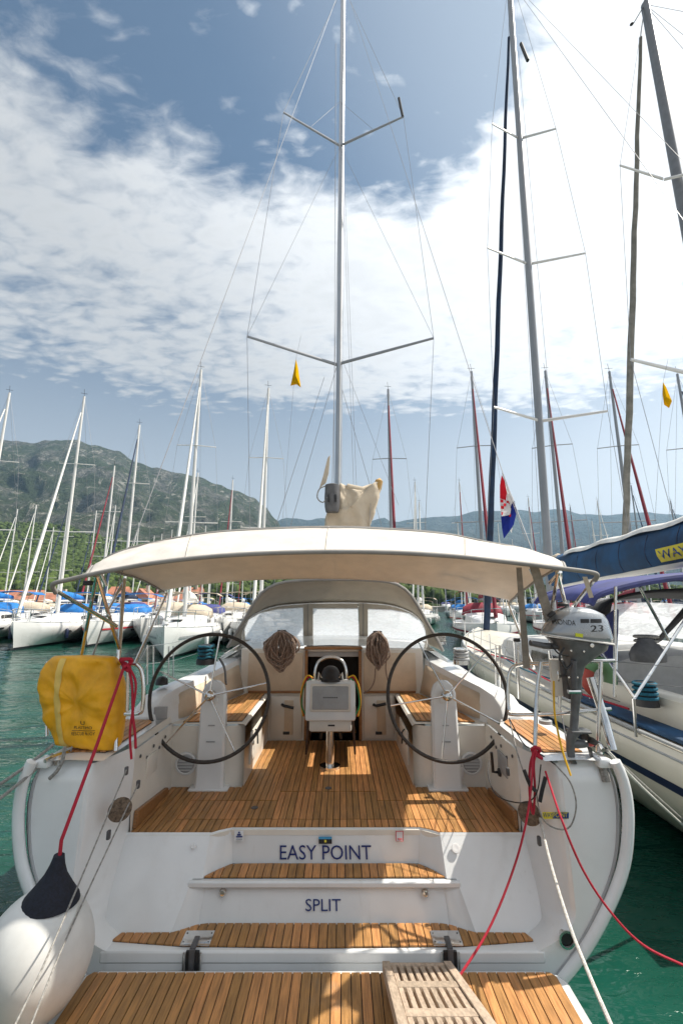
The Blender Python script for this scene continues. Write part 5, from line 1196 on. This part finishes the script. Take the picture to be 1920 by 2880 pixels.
obj('lettering', wrap(text_mb('WAYPOINT', (NX - .6, 7.0, zb(7.0) + .035), (0, -1, .054), (0, 0, 1), 1.3, .13), cov, d=(1, 0, 0), off=.02), M_BSTICK, nb, smooth=0)
for k in range(7):
    y = 10.2 - k * .72; z = zb(y)
    obj('cover_seam', MB().tube(wrap(MB().grid([[Vector((NX - .6, y, z + h_)), Vector((NX - .6, y - .01, z + h_))] for h_ in (-.02, .08, .16, .24, .32, .40, .48)]), cov, d=(1, 0, 0), off=.004).v[::2], .006, 5), M_NAVYSTR, nb)
obj('sail_head', MB().lathe([(.0, -.2), (.16, -.1), (.2, .1), (.12, .25), (0, .3)], b0 + Vector((.05, -.1, .42)), 12), M_BAG, nb)
# its bimini and sprayhood
bimx = [(-2.08, 2.46), (-1.95, 2.58), (-1.4, 2.72), (-.7, 2.80), (0, 2.82), (.7, 2.80), (1.4, 2.72), (1.95, 2.58), (2.08, 2.46)]
rows = [[Vector((NX + a * sc, y, z + dz)) for a, z in bimx] for y, dz, sc in ((5.45, 0, 1), (5.9, .05, 1), (6.5, .05, 1), (7.0, 0, 1))]
b2 = obj('bimini_top', MB().grid([resample(cat(r, 4), 25) for r in rows]), M_VIOLET, n1, thick=.01)
obj('hoop', MB().tube(cat(rows[0], 4), .04, 8), M_VIOLET, b2); obj('hoop', MB().tube(cat(rows[-1], 4), .03, 8), M_VIOLET, b2)
for p, q in ((P(1798, 1652, 5.5), P(1878, 1800, 5.6)), (P(1940, 1720, 5.5), P(1780, 1968, 5.0)), (P(1780, 1965, 5.0), P(1788, 2072, 5.0)), (P(1690, 1830, 5.6), P(1785, 1965, 5.0)), (P(1735, 1715, 6.4), P(1728, 1960, 6.0))):
    obj('strut', MB().tube([p, q], .017, 8), M_STEEL, b2)
spx = [(-1.34, 1.70), (-1.31, 2.1), (-1.16, 2.44), (-.75, 2.60), (0, 2.66), (.75, 2.60), (1.16, 2.44), (1.31, 2.1), (1.34, 1.70)]
r1 = [Vector((NX + a, 6.75, z)) for a, z in spx]; r2 = [Vector((NX + a * .98, 7.5, 1.72 + (z - 1.72) * .88)) for a, z in spx]; r3 = [Vector((NX + a * .96, 8.2, 1.72 + (z - 1.72) * .1)) for a, z in spx]
R1, R2 = resample(cat(r1, 4), 25), resample(cat(r2, 4), 25); R3 = resample(cat(r3, 4), 25)
s2_ = obj('sprayhood', MB().grid([R1, [p.lerp(q, .5) + Vector((0, 0, .02)) for p, q in zip(R1, R2)], R2]), M_BLKCAN, n1, thick=.008)
obj('hoop', MB().tube(R1, .022, 8), M_BLKCAN, s2_)
for k0, k1 in ((1, 7), (8, 16), (17, 23)):
    obj('window_pane', MB().grid([[R2[k].lerp(R3[k], t) for k in range(k0, k1 + 1)] for t in (.1, .4, .7, .9)]), M_VINYL, s2_)
for k in (0, 7, 16, 23): obj('window_frame', MB().grid([[R2[k].lerp(R3[k], t), R2[k + 1].lerp(R3[k + 1], t)] for t in (0, .5, 1)]), M_BLKCAN, s2_, thick=.01)
obj('side_curtain', MB().slab([P(1688, 1745, 6.2), P(1728, 1715, 6.3), P(1728, 1945, 6.3), P(1700, 1850, 6.2), P(1684, 1840, 6.2)], (0, .03, 0)), M_VIOLET, s2_, smooth=0)
# horseshoe buoy and life lines
for px, Y in ((1560, 9.5), (1625, 7.2), (1655, 6.4)):
    obj('stanchion', MB().tube([P(px, 1815, Y), P(px + 4, 1985 - (Y - 6.4) * 12, Y)], .012, 8), M_STEEL, n1)
for dy in (0, 55): wire(n1, [P(1540, 1805 + dy * .7, 11), P(1625, 1815 + dy, 7.2), P(1725, 1860 + dy, 5.6), P(1940, 1880 + dy, 4.6)], .005, name='lifeline')
for k, (px, py, Y) in enumerate(((1585, 1880, 8.2), (1600, 1905, 7.6), (1540, 1868, 9.4))):
    obj('deck_block', MB().box(P(px, py, Y), (.16, .10, .10), rz=R(20 * k), bev=.02), M_BLACK, n1)
for k, (mm, x0, dz) in enumerate(((M_TEAL, 1.62, .10), (M_WROPE, 1.55, .09), (M_RED, 1.70, .11), (M_GROPE, 1.48, .12))):
    obj('sheet', MB().tube(cat([(NX - x0 + .12 * math.sin(k + y_ * 1.3), y_, 1.16 + .27 * ((y_ - 3.9) / 13) ** 2 + dz) for y_ in (5.6, 6.6, 7.6, 8.6, 9.6, 10.8, 12)], 5), .013, 6), mm, n1)
for k in range(5):
    y_ = 6.9 + k * 1.35; s_ = (y_ - 3.9) / 13; bx_ = NX - hb(s_, 2.05, .97) + .06; sh_ = 1.15 + .35 * s_ * s_
    obj('stanchion', MB().tube([(bx_, y_, sh_), (bx_, y_, sh_ + .62)], .0125, 8), M_STEEL, n1)
    if k in (1, 3):
        fn = obj('fender', MB().lathe([(0, 0), (.07, .03), (.10, .1), (.10, .5), (.07, .57), (.02, .6), (.02, .64), (0, .64)], (bx_ - .19, y_ + .3, .52), 14), M_HULLW if k == 1 else M_NAVYSTR, n1); obj('lanyard', MB().tube([(bx_ - .19, y_ + .3, 1.14), (bx_, y_ + .3, sh_ + .6)], .007, 5), M_WROPE, fn)
cz = P(1606, 1862, 7.4)
for k in range(5): obj('rope_coil', MB().tube([Vector((cz.x + math.cos(a) * (.13 - k * .012), cz.y + math.sin(a) * .05, cz.z - .02 * k + math.sin(a) * .16)) for a in [i * .5236 for i in range(12)]], .012, 5, closed=True), M_GROPE, n1)
hs = thing('horseshoe_buoy', 'green and red horseshoe buoy hung on the neighbouring yacht rail', 'lifebuoy', P(1690, 1960, 5.7))
for nmb, mm, a0, a1 in (('shell', mat('faded green', (.10, .20, .09), .6), -.4, 2.6), ('shell', mat('faded red', (.34, .05, .035), .6), 2.6, 4.6)):
    c = P(1680, 1905, 5.7); obj(nmb, MB().tube([c + Vector((math.cos(a0 + (a1 - a0) * i / 12) * .14, -.02, math.sin(a0 + (a1 - a0) * i / 12) * .17)) for i in range(13)], .075, 10), mm, hs)

n2 = thing('moored_yacht', 'second yacht on the right, only its tall mast and grey furled sail in view', 'yacht', (8.8, 9.8, 0))
obj('hull', hull_mb(1.75, 12, 3.4, 1.1, 1.4, .95, 8.95), M_HULLW, n2); lofted_deck(n2, 1.75, 12, 3.4, 1.1, 1.4, .95, M_HULLW, False, 8.95); cabin(n2, 6, 12.2, 1.1, 1.12, 1.6, M_HULLW, False, 8.95)
m0 = Vector((8.75, 9.8, 1.6)); m1 = P(1812, 12, 9.8)
m2 = obj('mast', MB().tube([m0, m0.lerp(m1, .5), m1], [.15, .145, .12], 14, flat=.75), mat('dull grey mast', (.20, .205, .22), .42, .3), n2)
obj('masthead', MB().tube([m1, m1 + Vector((.12, -.15, .25)), m1 + Vector((.2, -.2, .3))], .07, 8), M_DGREY, m2)
spreader(m2, P(1862, 503, 9.8), P(1742, 465, 9.4), .04, M_MASTW); spreader(m2, P(1866, 505, 9.8), P(2010, 470, 9.2), .04, M_MASTW)
spreader(m2, P(1955, 1055, 9.8), P(1772, 1011, 9.3), .05, M_MASTW)
f0 = P(1800, 105, 10.1); f1 = P(1757, 1490, 14.0); f1 = f0 + (f1 - f0) * 1.12
obj('furled_sail', MB().tube([f0.lerp(f1, i / 24) + Vector((.011 * math.sin(i * 1.3) + .008 * math.sin(i * 2.9), 0, 0)) for i in range(25)], [.045 + .05 * min(1, i / 14) for i in range(25)], 9), mat('grey brown sailcloth', (.25, .235, .21), .8, vary=.15, vscale=4), n2)
wire(m2, [f0, m1], .01, name='forestay'); wire(m2, [m1, P(1742, 465, 9.4), P(1772, 1011, 9.3), (7.3, 9.4, 1.3)], .0055); wire(m2, [m1, P(1960, 130, 9)], .006); wire(m2, [m1, P(1990, 220, 9)], .006); wire(m2, [m1, P(1960, 40, 9)], .006)
obj('windvane', MB().tube([m1, P(1780, 66, 9.7)], .012, 6).lathe([(.0, -.06), (.05, 0), (0, .06)], P(1775, 68, 9.7), 10), M_BLACK, m2)

# ================================================================== yachts along the far pontoons
def make_yacht(hullm, coverm, jibm, mastm, H=17.0, bim=None, stripe=None, fend=None):
    root = bpy.data.objects.new('moored_yacht', None); COL.objects.link(root); W[root] = Matrix.Identity(4)
    half, L, y0 = 1.9, 12.2, -6.8
    obj('hull', hull_mb(half, L, y0, 1.15, 1.5, .9, 0, ns=16, nz=7), hullm, root, local=True)
    obj('boot_stripe', hull_mb(half, L, y0, 1.15, 1.5, .9, 0, ns=16, nz=1, zlo=-.02, zhi=.14, off=.012), M_BOOT, root, local=True)
    lofted_deck(root, half, L, y0, 1.15, 1.5, .9, M_HULLW, True)
    if stripe: obj('sheer_stripe', hull_mb(half, L, y0, 1.15, 1.5, .9, 0, ns=16, nz=1, zlo=.90, zhi=1.0, off=.012, s0=.02, s1=.93), stripe, root, local=True)
    for sd in (-1, 1):
        for yy in (-1.5, .2, 1.9):
            s = (yy - y0) / L; bx = hb(s, half, .9) * htab(.78 * 1.47 / 1.25) ** (1 + 1.6 * s * s); obj('hull_window', MB().box((sd * (bx + .005), yy, .78), (.03, .55, .11), rz=sd * .12 * s), M_WINDK, root, local=True, smooth=0)
        if fend:
            for yy in (-3.5, -.6, 2.4):
                s = (yy - y0) / L; fn = obj('fender', MB().lathe([(0, 0), (.08, .03), (.11, .1), (.11, .5), (.07, .58), (0, .62)], (sd * (hb(s, half, .9) + .10), yy, .35), 9), fend, root, local=True)
    obj('anchor_roller', MB().box((0, 5.35, 1.56), (.16, .5, .10), bev=.02), M_STEEL, root, local=True)
    obj('fore_hatch', MB().box((0, 2.5, 1.68), (.55, .55, .05), bev=.015), M_WINDK, root, local=True)
    cabin(root, -3.6, 3.2, 1.15, 1.2, 1.75, M_HULLW, True)
    mst = obj('mast', MB().tube([(0, 0, 1.7), (0, -.12, H * .6), (0, -.3, H)], [.115, .10, .075], 8), mastm, root, local=True)
    for z, wd_ in ((H * .42, 1.5), (H * .70, 1.15)):
        obj('spreader', MB().tube([(-wd_, -.45, z + .08), (0, -.05, z), (wd_, -.45, z + .08)], .03, 6), mastm, mst, local=True)
    obj('masthead', MB().tube([(0, -.3, H), (.05, -.3, H + .55)], .012, 5).tube([(-.2, -.3, H + .2), (.25, -.3, H + .25)], .012, 5), M_BLACK, mst, local=True)
    obj('rigging', MB().tube([(0, -.3, H), (-1.15, -.45, H * .7), (-1.5, -.45, H * .42), (-1.75, -.3, 1.25)], .008, 4).tube([(0, -.3, H), (1.15, -.45, H * .7), (1.5, -.45, H * .42), (1.75, -.3, 1.25)], .008, 4).tube([(0, -.3, H), (0, -6.7, 1.4)], .008, 4), M_WIRE, mst, local=True)
    jt, jb = Vector((0, .0, H * .92)), Vector((0, 5.35, 1.75))
    obj('furled_sail', MB().tube([jt.lerp(jb, i / 10) for i in range(11)], [.04 + .055 * min(1, i / 7) for i in range(11)], 7), jibm, root, local=True)
    bm_ = obj('boom', MB().tube([(0, -.15, 2.6), (0, -4.8, 2.6)], .08, 8), mastm, root, local=True)
    obj('sail_cover', MB().tube([(0, -.15, 2.95), (0, -2.4, 2.9), (0, -4.7, 2.75)], [.30, .24, .14], 10, flat=.7), coverm, bm_, local=True)
    hp = [(-1.25, 1.6), (-1.15, 2.1), (-.7, 2.35), (0, 2.4), (.7, 2.35), (1.15, 2.1), (1.25, 1.6)]
    obj('sprayhood', MB().grid([[Vector((a, -3.9, b)) for a, b in hp], [Vector((a, -3.1, b)) for a, b in hp], [Vector((a * .95, -2.3, 1.62 + (b - 1.6) * .2)) for a, b in hp]]), bim or coverm, root, local=True, thick=.02)
    if bim:
        bp_ = [(-1.6, 2.95), (-1.3, 3.12), (0, 3.22), (1.3, 3.12), (1.6, 2.95)]
        bb = obj('bimini_top', MB().grid([[Vector((a, y, b)) for a, b in bp_] for y in (-6.3, -5.2, -4.3)]), bim, root, local=True, thick=.03)
        obj('frame', MB().tube([(-1.6, -6.2, 2.95), (-1.65, -5.6, 1.3)], .02, 5).tube([(1.6, -6.2, 2.95), (1.65, -5.6, 1.3)], .02, 5), M_STEEL, bb, local=True)
    pp = cat([(-1.0, 3.6, 2.05), (-.45, 4.9, 2.12), (0, 5.5, 2.15), (.45, 4.9, 2.12), (1.0, 3.6, 2.05)], 4)
    obj('pulpit', MB().tube(pp, .02, 5).tube([(-.45, 4.9, 2.1), (-.4, 4.8, 1.45)], .018, 5).tube([(.45, 4.9, 2.1), (.4, 4.8, 1.45)], .018, 5).tube([(-1, 3.6, 2.05), (-1, 3.6, 1.4)], .018, 5).tube([(1, 3.6, 2.05), (1, 3.6, 1.4)], .018, 5), M_STEEL, root, local=True)
    rl = []
    for sd in (-1, 1):
        for y in (2, 0, -2, -4, -6):
            B = hb((y - y0) / L, half, .9) - .06; rl.append(((sd * B, y, 1.2), (sd * B, y, 1.85)))
    ml = MB()
    for a, b in rl: ml.tube([a, b], .016, 5)
    for sd in (-1, 1): ml.tube([(sd * 1.0, 3.6, 2.03)] + [(sd * (hb((y - y0) / L, half, .9) - .06), y, 1.84) for y in (2, 0, -2, -4, -6)], .01, 4)
    obj('guard_rail', ml, M_STEEL, root, local=True, kind=None)
    return root
def copy_tree(o, par=None):
    c = o.copy(); COL.objects.link(c)
    if par is not None: c.parent = par
    for ch in list(o.children): copy_tree(ch, c)
    return c
WS = mat('white furled sail', (.70, .69, .66), .8)
protos = [make_yacht(M_HULLW, M_BLUE, WS, M_MASTW, bim=M_BLUE, fend=M_NAVYSTR), make_yacht(M_HULLW, M_NAVY, M_NAVY, M_MASTW, bim=M_VIOLET, stripe=M_NAVYSTR), make_yacht(M_HULLW, WS, M_REDD, M_MASTW, bim=M_BLUE, stripe=M_RSTICK),
          make_yacht(M_HULLW, WS, WS, M_MASTW, bim=M_BAG, fend=M_HULLW, stripe=M_GREY), make_yacht(M_HULLW, M_REDD, M_REDD, M_MASTG, bim=M_REDD, stripe=M_REDD), make_yacht(M_HULLN, M_NAVY, M_NAVY, M_MASTG)]
used = [False] * 6
GR = 'yachts moored along the far pontoons'
def place(px, py, kind, hd, label, Hm=17.0, sc=1.0):
    d = pdir(px, py); Y = (Hm * sc - HC) / (d.z / d.y); q = P(px, py, Y)
    o = protos[kind] if not used[kind] else copy_tree(protos[kind]); used[kind] = True
    hd = Vector(hd).normalized(); rz = math.atan2(-hd.x, hd.y)
    o.location = (q.x + hd.x * .3 * sc, q.y + hd.y * .3 * sc, 0); o.rotation_euler = (0, 0, rz); o.scale = (sc, sc, sc)
    tag(o, label, 'yacht', GR); return o
place(28, 1105, 0, (.2, -.98), 'white yacht at the far left edge with bright blue boom cover')
place(238, 1115, 0, (.2, -.98), 'white yacht with thick white mast over the left hillside', sc=.97)
place(393, 1195, 1, (.2, -.98), 'white yacht with slanting navy furled sail above the canopy left end')
place(566, 1040, 3, (.18, -.98), 'white yacht whose pale mast is the tallest on the left', sc=.95)
place(323, 1310, 2, (.15, -.98), 'yacht with red furled sail before the left hillside', sc=.95)
place(755, 1092, 3, (.1, -1), 'yacht whose mast carries a wind vane left of the near mast')
place(103, 1420, 3, (.2, -.98), 'small distant yacht with low mast beside the leftmost houses', sc=.8)
place(272, 1436, 1, (.2, -.98), 'distant yacht with low mast below the left hillside cliff', sc=.82)
place(557, 1330, 3, (.1, -1), 'distant yacht mast just right of the tallest left mast', sc=.9)
place(655, 1350, 2, (.1, -1), 'distant yacht with thin mast and red sail at the mountain end', sc=.9)
place(1091, 1095, 4, (-.06, -1), 'yacht with upright dark red furled sail right of the boom')
place(1325, 1045, 4, (-.22, -.97), 'yacht with dark red furled sail left of the flag')
place(1532, 1043, 4, (-.36, -.93), 'yacht with red furled sail slanting right behind the blue boom cover')
place(1712, 1045, 4, (-.32, -.95), 'yacht with red furled sail slanting above the blue boom cover')
place(1903, 1052, 5, (-.3, -.95), 'dark hulled yacht with grey mast at the right edge')
KN = ['bright blue canvas', 'navy and violet canvas', 'a red furled sail', 'white canvas only', 'dark red canvas', 'a navy hull']
for px, py, k, s, lb in ((1166, 1355, 3, .9, 'distant yacht with thin bare mast right of the red upright sail'), (1178, 1412, 3, .8, 'distant yacht with short bare mast beside a taller thin one right of the red sail'), (1291, 1355, 2, .9, 'distant yacht with thin mast midway between boom and flag'), (1351, 1420, 4, .85, 'distant yacht with short mast just left of the navy furled sail'),
    (1484, 1400, 2, .9, 'distant yacht with thin mast just right of the flag'), (1602, 1425, 4, .85, 'distant yacht with short mast right of the neighbour mast foot'), (1663, 1465, 3, .8, 'distant yacht with the lowest mast above the blue boom cover'), (1678, 1408, 3, .9, 'distant yacht with thin mast above the blue boom cover front'),
    (1773, 1365, 5, .9, 'distant navy hulled yacht with mast beside the grey furled sail'), (1884, 1408, 5, .9, 'distant navy hulled yacht with low mast near the right edge')):
    place(px, py, k, (rnd.uniform(-.4, -.1), -1), lb, sc=s)
crowds = []
def crowd(px, lo, hi, ks, hx, where):
    crowds.append((px + rnd.uniform(-12, 12), rnd.uniform(lo, hi), rnd.choice(ks), (rnd.uniform(*hx), -1), where, rnd.uniform(.75, .95)))
for px in range(400, 700, 42): crowd(px, 1470, 1545, (0, 1, 3, 3, 2), (-.3, .3), 'over the left wheel')
for px in range(1250, 1580, 30): crowd(px, 1460, 1580, (0, 0, 1, 3, 3, 2, 4), (-.5, .1), 'over the right wheel')
for px in range(1590, 1930, 45): crowd(px, 1460, 1580, (0, 0, 1, 3, 3, 2, 4), (-.5, .1), 'behind the right neighbour')
for px in (-30, 60, 150, 200, 330, 450, 500): crowd(px, 1400, 1520, (3, 3, 2, 1), (0, .4), 'before the left houses')
ORD = ['first', 'second', 'third', 'fourth', 'fifth', 'sixth', 'seventh']
for q in sorted(crowds):
    same = sorted(r for r in crowds if r[2] == q[2] and r[4] == q[4]); n_ = same.index(q)
    lb = 'distant yacht with ' + KN[q[2]] + ' in the crowd ' + q[4]
    if len(same) > 1: lb = 'far yacht with ' + KN[q[2]] + ' ' + q[4] + ', ' + ORD[n_] + ' such from left'
    place(q[0], q[1], q[2], q[3], lb, sc=q[5])
def cabin_boat(px, Y, kind, hd, sc, label):
    o = protos[kind].copy(); COL.objects.link(o); o.name = 'cabin_boat'
    for ch in protos[kind].children:
        if ch.name.split('.')[0] in ('mast', 'furled_sail', 'boom'): continue
        copy_tree(ch, o)
    q = P(px, 1800, Y); hd = Vector(hd).normalized(); o.location = (q.x, q.y, 0); o.rotation_euler = (0, 0, math.atan2(-hd.x, hd.y)); o.scale = (sc, sc, sc); tag(o, label, 'boat', 'mastless boats in the left row')
for px, Y, k, s, lb in ((150, 33, 3, .95, 'white mastless boat behind the yellow lifebuoy cover'), (330, 31, 2, .95, 'white mastless boat with red stripe seen through the left canopy struts'), (455, 33, 3, 1.0, 'white mastless boat left of the teal rope winch'), (560, 29, 1, .95, 'white mastless boat with navy stripe above the left wheel rim'), (650, 33, 3, 1.0, 'white mastless boat beside the sprayhood left edge'), (10, 34, 3, 1.0, 'white mastless boat at the left picture edge')):
    cabin_boat(px, Y, k, (.15, -1), s, lb)
for o, u_ in zip(protos, used):
    if not u_:
        for ch in list(o.children_recursive): bpy.data.objects.remove(ch)
        bpy.data.objects.remove(o)

# the air over the harbour
hz = bpy.data.materials.new('haze'); hz.use_nodes = True; t = NT(hz.node_tree); t.n.clear()
pv = t.new('ShaderNodeVolumePrincipled'); pv.inputs['Color'].default_value = (.46, .72, 1.0, 1); pv.inputs['Density'].default_value = .00015; pv.inputs['Anisotropy'].default_value = .25
ou = t.new('ShaderNodeOutputMaterial'); t.link(pv.outputs[0], ou.inputs['Volume'])
hb_ = MB().box((0, 3900, 600), (14000, 8600, 1204)); hb_.v = [Vector((q.x, q.y, -3 if q.z < 100 else 640)) for q in hb_.v]
obj('haze', hb_, hz, None, kind='stuff', smooth=0, label='thin blue haze over the harbour and hills', cat_='haze')
